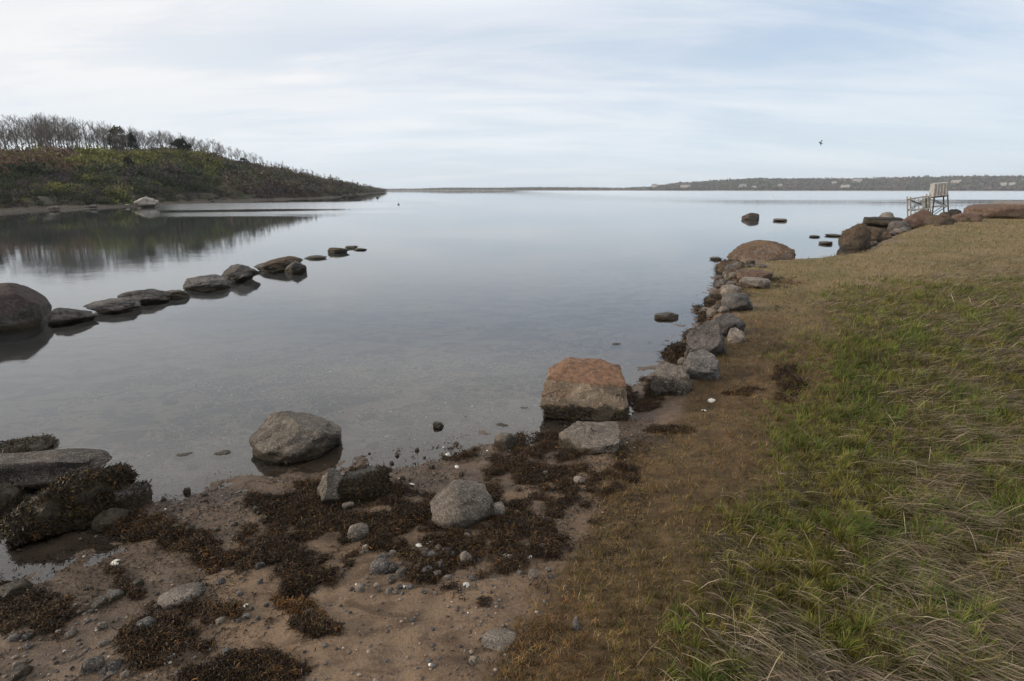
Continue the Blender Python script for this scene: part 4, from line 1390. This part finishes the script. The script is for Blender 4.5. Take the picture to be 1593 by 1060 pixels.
WR = [(830, 765, 118, 58, 12, 10500, "largest heap of dark brown seaweed, right of the smooth-faced stone", 0.10),
      (486, 806, 88, 38, 8, 4800, "brown seaweed heap below the upright pale-edged stone", 0.12),
      (440, 876, 74, 22, -14, 3000, "nearly black purplish seaweed pile in the middle of the sand", 0.0),
      (640, 832, 104, 40, 4, 6000, "dark seaweed spread in front of the smooth-faced stone", 0.08),
      (230, 826, 128, 24, -16, 5200, "long rusty-brown seaweed line running towards the draped mound", 0.25),
      (318, 866, 36, 17, -28, 900, "small olive-brown seaweed tuft right of the long rusty line", 0.2),
      (475, 760, 28, 20, 10, 800, "brown seaweed bunch left of the upright pale-edged stone", 0.25),
      (405, 782, 32, 12, -10, 600, "small dark seaweed tuft on the wet sand near the waterline", 0.1),
      (36, 950, 66, 28, 0, 1900, "dark reddish seaweed mat at the left edge of the sand", 0.1),
      (244, 995, 62, 28, -12, 1700, "brown seaweed scattered below the flat grey pebble", 0.15),
      (368, 1050, 92, 24, 5, 2200, "dark seaweed mat at the bottom edge under the round green pebble", 0.15),
      (478, 955, 46, 14, -30, 520, "amber-coloured seaweed strand in the middle of the sand", 1.6),
      (498, 978, 48, 9, -14, 500, "dark thin seaweed strip below the amber strand", 0.1),
      (204, 917, 42, 9, -35, 420, "dark red seaweed strand left of the pinkish flat stone", 0.0),
      (724, 707, 28, 12, -5, 600, "round dark seaweed tuft at the waterline", 0.12),
      (640, 766, 60, 9, -8, 700, "thin broken seaweed line above the smooth-faced stone", 0.2),
      (80, 990, 28, 14, -20, 420, "small dark seaweed tuft on the lower left sand", 0.1),
      (840, 693, 80, 13, 4, 1500, "seaweed strip at the waterline left of the slanting grey stone", 0.15),
      (990, 625, 32, 16, -30, 900, "brown seaweed between the rust-topped boulder and the bank", 0.15),
      (330, 945, 70, 14, -6, 900, "sparse brown seaweed around the right end of the pinkish flat stone", 0.2),
      (110, 808, 90, 18, -5, 2400, "black seaweed skirt at the foot of the draped mound", 0.08),
      (1190, 438, 50, 7, 0, 900, "dark dry seaweed lying on the turf beyond the bank's narrow part", 0.1),
      (1165, 610, 34, 5, 0, 380, "thin dark seaweed strip on the turf right of the nearest bank stone", 0.1),
      (1045, 668, 38, 6, 0, 380, "small dark seaweed strip on the turf right of the rust-topped boulder", 0.1),
      (1012, 612, 20, 14, -50, 700, "black wet seaweed wedged beside the nearest stone of the bank", 0.02),
      (1048, 568, 26, 10, -50, 700, "dark wet seaweed in the gap behind the second bank stone", 0.02),
      (1092, 500, 24, 10, -60, 700, "dark seaweed filling the gap on the water side of the large dark slab", 0.02),
      (1120, 470, 28, 8, -60, 600, "dark seaweed strewn among the low stones halfway along the bank", 0.05),
      (1130, 430, 30, 7, -30, 600, "brown seaweed lying over the knobbly stones at the far end of the near bank", 0.08),
      (1232, 588, 26, 26, 0, 700, "dark scattered seaweed scraps where brown turf meets green grass", 0.05)]
for i, (cx, cy, rx, ry, ro, n_, lb, am) in enumerate(WR):
    far_k = 1.0 if cy > 600 else 1.8
    wrack(cx, cy, rx, ry, ro, n_, lb, am, 0.5 if am < 1 else 0.05, 0.042 * far_k, i, 0.034 if n_ > 2000 else 0.016)


# loose scraps of weed over the sand
g = np.random.default_rng(4242)
n = 60000
X, Y = -4.2 + 5.4 * g.random(n), 1.3 + 3.6 * g.random(n)
dz = fbm2(X, Y, 1.5, 71, 5, 0.6)
k = (dz + 0.45 * g.random(n) > 0.30) & (poly_sd(X, Y, TURF) < 0.25)
X, Y = X[k], Y[k]
Z = zfun(X, Y)
k = Z > -0.06
X, Y, Z = X[k], Y[k], Z[k]
n = len(X)
V, F, C = ribbons(np.stack([X, Y, Z + 0.004], 1), np.tile([[0, 0, 1.0]], (n, 1)), 0.010 + 0.03 * g.random(n) ** 2, 0.002 + 0.005 * g.random(n), weed_cols(n, g, 0.15, 0.6), 8, droop=0.4, lift=0.3, curl=2.0)
V[:, 2] = np.maximum(V[:, 2], zfun(V[:, 0], V[:, 1]) + 0.002)
tag(mesh_np("seaweed_scraps", V, F, M['weed'], None, False, C), "loose scraps of brown seaweed strewn over the sand", "seaweed", kind="stuff")

# small stones packed between the larger ones of the bank
bank_line = [(1025, 612), (1050, 588), (1062, 575), (1090, 540), (1112, 512), (1104, 492), (1124, 478), (1112, 466), (1136, 452), (1122, 442), (1140, 436), (1128, 424), (1150, 420), (1142, 410), (1165, 414), (1185, 412),
             (1345, 384), (1360, 378), (1374, 371), (1392, 362), (1408, 357), (1438, 350), (1460, 346), (1476, 343), (1500, 341)]
for i in range(110):
    j = rp.random() * (len(bank_line) - 1.01)
    a_, b_ = bank_line[int(j)], bank_line[int(j) + 1]
    if abs(a_[0] - b_[0]) > 100:
        continue
    f_ = j - int(j)
    px, py = a_[0] + (b_[0] - a_[0]) * f_ + rp.uniform(-8, 10), a_[1] + (b_[1] - a_[1]) * f_ + rp.uniform(-4, 5)
    w_ = rp.uniform(9, 24) * np.interp(py, [360, 600], [0.7, 1.1])
    rock(px - w_ / 2, px + w_ / 2, py - w_ * rp.uniform(0.45, 0.7), py, rp.choice(['brown', 'grey', 'granite', 'brown', 'purple', 'pale']), "small filler stone wedged among the big stones of the bank",
         "stone", "stone", dr=0.85, group="small stones packed in the bank", seed=700 + i, sub=3)


# ------------------------------------------------------------------ wooden stands, buoys, bird
def stand_post(root, a, b, w, m='wood', nm="post"):
    bm = bmesh.new()
    bm_bar(bm, a, b, w)
    bmesh.ops.bevel(bm, geom=bm.edges[:], offset=w * 0.12, segments=1, affect='EDGES')
    return bm_obj(nm, bm, M[m], root)


Pg = ground_hit(1430, 341)
low = empty("wooden_stand", (Pg[0], Pg[1], Pg[2] - 0.05), -math.atan2(Pg[0], Pg[1]) * 0.6)
low.rotation_euler = (0, math.radians(-10), low.rotation_euler[2])
tag(low, "low open stand of weathered posts with cross braces behind the wedge-shaped red-brown rock", "stand")
k_ = np.linalg.norm(Pg[:2]) / FPX * math.cos(az_of(1430))
wl, dl, hl = 25 * k_, 18 * k_, 37 * k_
for sx_ in (-1, 1):
    for sy_ in (-1, 1):
        stand_post(low, (sx_ * wl / 2, sy_ * dl / 2, 0), (sx_ * wl / 2, sy_ * dl / 2, hl), 0.085)
stand_post(low, (0.12 * wl, -dl / 2, 0), (0.12 * wl, -dl / 2, hl * 0.96), 0.07)
for sy_ in (-1, 1):
    y_ = sy_ * (dl / 2 - 0.075)
    stand_post(low, (-wl / 2 - .06, y_, hl * 0.90), (wl / 2 + .06, y_, hl * 0.90), 0.07, nm="rail")
    stand_post(low, (-wl / 2, y_, hl * 0.42), (wl / 2, y_, hl * 0.42), 0.06, nm="rail")
    y2 = sy_ * (dl / 2 - 0.15)
    stand_post(low, (-wl / 2, y2, hl * 0.44), (wl / 2, y2, hl * 0.88), 0.05, 'darkwood', nm="brace")
    stand_post(low, (-wl / 2, y2 - sy_ * 0.055, hl * 0.88), (wl / 2, y2 - sy_ * 0.055, hl * 0.44), 0.05, 'darkwood', nm="brace")
for sx_ in (-1, 1):
    stand_post(low, (sx_ * (wl / 2 - 0.09), -dl / 2, hl * 0.84), (sx_ * (wl / 2 - 0.09), dl / 2, hl * 0.84), 0.06, nm="rail")
for q in range(3):
    stand_post(low, (wl * (-0.36 + 0.2 * q), dl / 2 - 0.22, hl * 0.05), (wl * (-0.36 + 0.2 * q), dl / 2 - 0.22, hl * 0.92), 0.05, 'wood', nm='slat')
for q in range(4):
    bm = bmesh.new()
    bm_bar(bm, (wl * (0.20 + 0.085 * q), -dl / 2 + 0.0, hl * 0.46), (wl * (0.20 + 0.085 * q), -dl / 2 + 0.0, hl * 0.86), 0.10, 0.03)
    tag(bm_obj("board", bm, M['darkwood' if q % 2 else 'wood'], low))

Pg = ground_hit(1459, 339)
tall = empty("wooden_tower", (Pg[0], Pg[1], Pg[2] - 0.05), -math.atan2(Pg[0], Pg[1]) * 0.5)
tall.rotation_euler = (0, math.radians(-8), tall.rotation_euler[2])
tag(tall, "tall narrow stand with a pale boarded box on braced legs, right of the low one", "stand")
k_ = np.linalg.norm(Pg[:2]) / FPX * math.cos(az_of(1459))
wt_, ht_ = 21 * k_, 53 * k_
legs = []
for sx_ in (-1, 1):
    for sy_ in (-1, 1):
        a_, b_ = (sx_ * wt_ * 0.52, sy_ * wt_ * 0.45, 0), (sx_ * wt_ * 0.40 + wt_ * 0.04, sy_ * wt_ * 0.38, ht_ * 0.62)
        stand_post(tall, a_, b_, 0.075, 'darkwood', "leg")
        stand_post(tall, b_, (b_[0], b_[1], ht_ * 0.70), 0.07, 'wood', "leg_top")
for sy_ in (-1, 1):
    y_ = sy_ * (wt_ * 0.42 - 0.08)
    stand_post(tall, (-wt_ * .46, y_, ht_ * .10), (wt_ * .46, y_, ht_ * .34), 0.05, 'darkwood', "brace")
    stand_post(tall, (-wt_ * .44, y_, ht_ * .58), (wt_ * .46, y_ + .05, ht_ * .34), 0.05, 'darkwood', "brace")
    stand_post(tall, (-wt_ * .50, y_, ht_ * .345), (wt_ * .50, y_, ht_ * .345), 0.06, 'wood', "rail")
    stand_post(tall, (-wt_ * .48, y_, ht_ * .615), (wt_ * .52, y_, ht_ * .615), 0.08, 'darkwood', "rail")
bm = bmesh.new()
zb_, zt_ = ht_ * 0.635, ht_
vs = []
for zv, kx, dx in ((zb_, 0.47, 0.0), (zt_, 0.42, 0.05 * wt_)):
    for sx_, sy_ in ((-1, -1), (1, -1), (1, 1), (-1, 1)):
        vs.append(bm.verts.new((sx_ * wt_ * kx + dx, sy_ * wt_ * 0.42, zv)))
for f in ((3, 2, 1, 0), (4, 5, 6, 7), (0, 1, 5, 4), (1, 2, 6, 5), (2, 3, 7, 6), (3, 0, 4, 7)):
    bm.faces.new([vs[q] for q in f])
bmesh.ops.bevel(bm, geom=bm.edges[:], offset=0.015, segments=1, affect='EDGES')
bm_obj("box", bm, M['whitewood'], tall)
for q in range(5):
    xq = -wt_ * 0.42 + q * wt_ * 0.19
    bm = bmesh.new()
    bm_bar(bm, (xq, -wt_ * 0.42 - 0.008, zb_ + 0.03), (xq * 0.9 + 0.05 * wt_, -wt_ * 0.42 - 0.008, zt_ - 0.03), 0.10, 0.022)
    bm_obj("board", bm, M['whitewood' if q % 2 else 'wood'], tall)


def buoy(px, py, size, mat, label):
    P = hit_z(px, py, 0.0)
    root = empty("buoy", (P[0], P[1], 0.0))
    root.scale = (size, size, size)
    tag(root, label, "buoy")
    bm = bmesh.new()
    bmesh.ops.create_uvsphere(bm, u_segments=16, v_segments=10, radius=0.5)
    for v in bm.verts:
        v.co = Vector((v.co.x, v.co.y, v.co.z * 0.9 + 0.12))
    bm_obj("float", bm, M[mat], root, True)
    bm = bmesh.new()
    bm_bar(bm, (0, 0, 0.5), (0.03, 0, 1.15), 0.09)
    bm_obj("stick", bm, M['darkwood'], root)


buoy(587, 308, 0.75, 'buoyd', "small dark buoy off the tip of the headland")
buoy(620, 319, 0.30, 'buoyd', "smallest grey buoy, in open water right of the headland")
buoy(1202, 308, 0.45, 'buoyw', "small white buoy far out in front of the far hill")

# bird: one continuous body with raised wings
bv = [(0, 0.30, 0.02), (0, 0.16, 0.03), (0, 0.02, 0.0), (0, -0.14, -0.01), (0, -0.30, 0.0),
      (0.13, 0.05, 0.07), (0.30, 0.07, 0.17), (0.48, -0.02, 0.14), (0.62, -0.14, 0.06),
      (-0.13, 0.05, 0.07), (-0.30, 0.07, 0.17), (-0.48, -0.02, 0.14), (-0.62, -0.14, 0.06), (0, 0.38, 0.0)]
be = [(0, 1), (1, 2), (2, 3), (3, 4), (1, 5), (5, 6), (6, 7), (7, 8), (1, 9), (9, 10), (10, 11), (11, 12), (0, 13)]
br_ = [(.045, .045), (.06, .06), (.085, .08), (.06, .055), (.07, .012), (.07, .02), (.075, .018), (.055, .013), (.012, .006), (.07, .02), (.075, .018), (.055, .013), (.012, .006), (.010, .010)]
me = bpy.data.meshes.new("bird")
me.from_pydata(bv, be, [])
bird = bpy.data.objects.new("bird", me)
COL.objects.link(bird)
sk = bird.modifiers.new("skin", 'SKIN')
for i, r_ in enumerate(br_):
    me.skin_vertices[0].data[i].radius = r_
me.skin_vertices[0].data[2].use_root = True
bird.modifiers.new("smooth", 'SUBSURF').levels = 1
me.materials.append(M['bird'])
d = ray(1277, 223)
tt_ = 52.0
bird.location = (d[0] * tt_, d[1] * tt_, CAM_H + d[2] * tt_)
bird.rotation_euler = (0.5, 0.6, 1.25)
bird.scale = (0.62,) * 3
tag(bird, "dark bird flying alone above the far hill", "bird")


# ------------------------------------------------------------------ turf and grass
def sample(n, rmin, rmax, a0, a1, seed, p=1.75):
    """points round the viewer's side of the bank, thinning with distance"""
    g = np.random.default_rng(seed)
    e = 2 - p
    u_ = g.random(n)
    r_ = (rmin ** e + (rmax ** e - rmin ** e) * u_) ** (1 / e)
    a_ = np.radians(a0 + (a1 - a0) * g.random(n))
    return np.sin(a_) * r_, np.cos(a_) * r_, r_, g


def blades(name, x, y, z, L, Wd, lean, col, label, segs=3, curve=1.4, jitter=0.25, seed=0):
    """tapered blades; lean (n,2) horizontal reach as a share of length"""
    g = np.random.default_rng(seed)
    n = len(x)
    lh = np.clip(np.linalg.norm(lean, axis=1), 0, 0.985)
    up = np.sqrt(1 - lh ** 2)
    th = g.random(n) * np.pi
    sd_ = np.stack([np.cos(th), np.sin(th), np.zeros(n)], 1)
    base = np.stack([x, y, z - 0.004], 1)
    wig = g.normal(size=(n, 2)) * jitter * 0.12
    rows = []
    for s in range(segs + 1):
        t_ = s / segs
        hz = lean * (t_ ** curve)[..., None] if False else lean * (t_ ** curve)
        c_ = base + np.concatenate([(hz + wig * math.sin(t_ * 3.0)) * L[:, None], (up * L * (t_ - 0.12 * t_ * t_) + lh * L * 0.10 * math.sin(t_ * 3.14))[:, None]], 1)
        if s < segs:
            w_ = Wd * (1 - 0.75 * t_)
            rows += [c_ - sd_ * w_[:, None] / 2, c_ + sd_ * w_[:, None] / 2]
        else:
            rows.append(c_)
    R = len(rows)
    V_ = np.stack(rows, 1).reshape(-1, 3)
    b = (np.arange(n) * R)[:, None]
    quads = np.concatenate([b + np.array([[2 * s, 2 * s + 1, 2 * s + 3, 2 * s + 2]]) for s in range(segs - 1)], 0)
    tri = b + np.array([[2 * segs - 2, 2 * segs - 1, 2 * segs]])
    ramp_ = np.linspace(0.8, 1.15, R)[None, :, None]  # roots coloured darker than tips, painting shade low between the blades
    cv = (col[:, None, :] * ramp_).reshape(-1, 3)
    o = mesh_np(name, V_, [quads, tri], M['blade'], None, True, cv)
    tag(o, label, name.replace('_', ' '), kind="stuff")
    return o


def tuft(x, y, r_, g, cell, share, pull):
    """draw a share of the roots towards tuft centres; returns positions and outward direction"""
    c_ = cell * lod(r_)
    lv = 2.0 ** np.round(np.log2(c_))
    ix, iy = np.floor(x / lv), np.floor(y / lv)
    z0 = np.zeros_like(ix)
    cx_ = (ix + 0.2 + 0.6 * _hash(ix, iy, z0, 5)) * lv
    cy_ = (iy + 0.2 + 0.6 * _hash(ix, iy, z0, 6)) * lv
    m_ = g.random(len(x)) < share
    ox, oy = x - cx_, y - cy_
    x2, y2 = np.where(m_, cx_ + ox * pull, x), np.where(m_, cy_ + oy * pull, y)
    d_ = np.stack([ox, oy], 1) / lv[:, None]
    return x2, y2, d_ * m_[:, None], _hash(ix, iy, z0, 9), m_


def lod(r_):
    return np.clip(r_ / 4.0, 1, None) ** 0.7


# short brown turf over the whole bank
x, y, r_, g = sample(560000, 1.1, 60, -22, 62, 301)
tsd = poly_sd(x, y, TURF)
k = (tsd / np.clip(r_ * 0.12, 0.35, 3) + 0.5 * fbm2(x, y, 1.6, 31, 3) + 0.25 * (g.random(len(x)) - 0.5)) > 0.12
x, y, r_, tsd = x[k], y[k], r_[k], tsd[k]
z = zfun(x, y)
k = z > 0.03
x, y, r_, z = x[k], y[k], r_[k], z[k]
n = len(x)
x, y, odt, hvt, tmt = tuft(x, y, r_, g, 0.055, 0.55, 0.45)
z = zfun(x, y)
gr = sstep(-0.4, 0.6, poly_sd(x, y, GREEN) / np.clip(r_ * 0.12, 0.4, 2.5) + 0.8 * fbm2(x, y, 0.9, 91, 3))
tn = fbm2(x, y, 1.8, 92, 4)
mid = fbm2(x, y, 7, 93, 3)
cA, cB, cC = np.array([0.200, 0.116, 0.054]), np.array([0.152, 0.108, 0.042]), np.array([0.060, 0.037, 0.019])
f1 = sstep(-0.5, 0.5, tn)[:, None]
col = cA * (1 - f1) + cB * f1
f2 = (sstep(0.1, 0.7, mid) * 0.6)[:, None]
col = col * (1 - f2) + cC * f2
col = col * (1 - 0.5 * gr[:, None]) + np.array([0.10, 0.10, 0.02]) * 0.5 * gr[:, None]
pick = g.random(n)
farb = sstep(7, 13, r_ + 2.0 * tn)[:, None]
col = col * (1 - farb) + (np.array([[0.225, 0.165, 0.088]]) * (1 - f1) + np.array([[0.155, 0.128, 0.052]]) * f1) * farb
col = np.where((pick < 0.10)[:, None], np.array([[0.24, 0.18, 0.11]]), col)
col = np.where((pick > 0.86)[:, None], np.array([[0.060, 0.072, 0.020]]), col)
col = col * (0.55 + 0.9 * g.random((n, 1)))
L = (0.020 + 0.030 * g.random(n)) * (1 + 0.5 * sstep(0, 0.6, mid)) * lod(r_) ** 0.55
col = col * (0.65 + 0.7 * hvt)[:, None]
L = L * (0.7 + 0.6 * ((hvt * 3.7) % 1))
lean = g.normal(size=(n, 2)) * 0.55 + odt * 0.8
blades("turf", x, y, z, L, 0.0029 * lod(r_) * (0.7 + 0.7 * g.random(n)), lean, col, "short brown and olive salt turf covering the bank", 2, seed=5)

# green grass
x, y, r_, g = sample(900000, 1.1, 60, -8, 62, 302)
gsd = poly_sd(x, y, GREEN) / np.clip(r_ * 0.14, 0.4, 2.5)
n1, n2, n3 = fbm2(x, y, 0.55, 95, 3), fbm2(x, y, 2.6, 96, 3), fbm2(x, y, 9, 97, 2)
ssd = poly_sd(x, y, STRAW) / np.clip(r_ * 0.14, 0.4, 3)
tsd = poly_sd(x, y, TURF)
dens = sstep(-0.45, 0.9, gsd + 0.7 * n1 + 0.35 * n2) * (0.98 + 0.60 * n2 + 0.45 * n3) - 0.24 * sstep(-0.3, 0.8, ssd + 0.6 * n1) + 0.03 * sstep(0.2, 1.5, tsd)
dens = dens - 0.22 * sstep(7, 13, r_ + 3 * n1)
k = (g.random(len(x)) < dens * 0.95)
x, y, r_, n1, n2, ssd, gsd = [q[k] for q in (x, y, r_, n1, n2, ssd, gsd)]
x, y, od, hv, tm_ = tuft(x, y, r_, g, 0.11, 0.72, 0.40)
z = zfun(x, y)
k = z > 0.05
x, y, r_, n1, n2, ssd, gsd, z, hv, tm_ = [q[k] for q in (x, y, r_, n1, n2, ssd, gsd, z, hv, tm_)]
od = od[k]
n = len(x)
f1 = sstep(-0.6, 0.6, n2 + 0.3 * g.normal(size=n))[:, None]
col = np.array([0.145, 0.136, 0.030]) * (1 - f1) + np.array([0.088, 0.130, 0.026]) * f1
col = np.where((g.random(n) < 0.24)[:, None], np.array([[0.15, 0.115, 0.055]]), col) * (0.5 + 0.95 * g.random((n, 1)))
L = (0.038 + 0.070 * g.random(n)) * (0.8 + 0.35 * sstep(-0.2, 0.7, n2)) * np.clip(lod(r_) ** 0.3, 1, 1.5) * sstep(-0.5, 0.5, gsd + 0.4) ** 0.5
L = np.maximum(L, 0.03)
L = L * (0.7 + 0.75 * hv) * np.where(tm_, 1.15, 0.8)
col = col * (0.75 + 0.55 * ((hv * 5.7) % 1))[:, None]
lean = g.normal(size=(n, 2)) * 0.30 + np.array([0.14, -0.10]) + od * 0.9
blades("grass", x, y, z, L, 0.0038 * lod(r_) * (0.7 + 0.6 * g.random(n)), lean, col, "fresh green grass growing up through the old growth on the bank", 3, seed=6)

# lodged dry straw
x, y, r_, g = sample(380000, 1.1, 60, -4, 62, 303, 1.8)
ssd = poly_sd(x, y, STRAW) / np.clip(r_ * 0.14, 0.4, 3)
gsd = poly_sd(x, y, GREEN) / np.clip(r_ * 0.14, 0.4, 2.5)
n1, n2 = fbm2(x, y, 0.7, 98, 3), fbm2(x, y, 3.2, 99, 3)
dens = sstep(-0.75, 0.7, ssd + 0.6 * n1) * (0.50 + 1.15 * n2) + 0.08 * sstep(-0.3, 0.5, gsd)
k = g.random(len(x)) < dens
x, y, r_, n1, n2, ssd = [q[k] for q in (x, y, r_, n1, n2, ssd)]
z = zfun(x, y)
n = len(x)
base_an = math.radians(-66) + 0.22 * fbm2(x, y, 0.8, 100, 2) + g.normal(size=n) * 0.15
flip = g.random(n) < 0.12
base_an = np.where(flip, g.random(n) * 6.28, base_an)
rch = 0.90 + 0.085 * g.random(n)
rch = np.where(g.random(n) < 0.06, 0.6, rch)
lean = np.stack([np.cos(base_an) * rch, np.sin(base_an) * rch], 1)
cs = np.array([[0.30, 0.245, 0.17], [0.20, 0.158, 0.11], [0.10, 0.076, 0.052], [0.46, 0.39, 0.29], [0.19, 0.16, 0.13]])
col = cs[g.choice(5, n, p=[.30, .28, .24, .06, .12])] * (0.55 + 0.75 * g.random((n, 1)))
L = (0.07 + 0.17 * g.random(n)) * np.clip(lod(r_) ** 0.2, 1, 1.35)
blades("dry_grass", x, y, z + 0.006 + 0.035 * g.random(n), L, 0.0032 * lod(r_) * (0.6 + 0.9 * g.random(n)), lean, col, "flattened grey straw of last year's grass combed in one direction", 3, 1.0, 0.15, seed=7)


# ------------------------------------------------------------------ sea air
bm = bmesh.new()
bmesh.ops.create_cube(bm, size=1.0)
for v in bm.verts:
    v.co = Vector((v.co.x * 4960, v.co.y * 2960 + 1150, -5.0 if v.co.z < 0 else 60.0))
m_haze = bpy.data.materials.new("haze")
m_haze.use_nodes = True
N = NT(m_haze.node_tree)
pv = N.n('ShaderNodeVolumePrincipled', None, Color=(0.72, 0.80, 0.90), Density=HAZE)
ho = N.n('ShaderNodeOutputMaterial')
N.t.links.new(pv.outputs[0], ho.inputs['Volume'])
if HAZE > 0:
    tag(bm_obj("haze", bm, m_haze), "thin pale sea haze over the whole bay", "haze", kind="stuff")
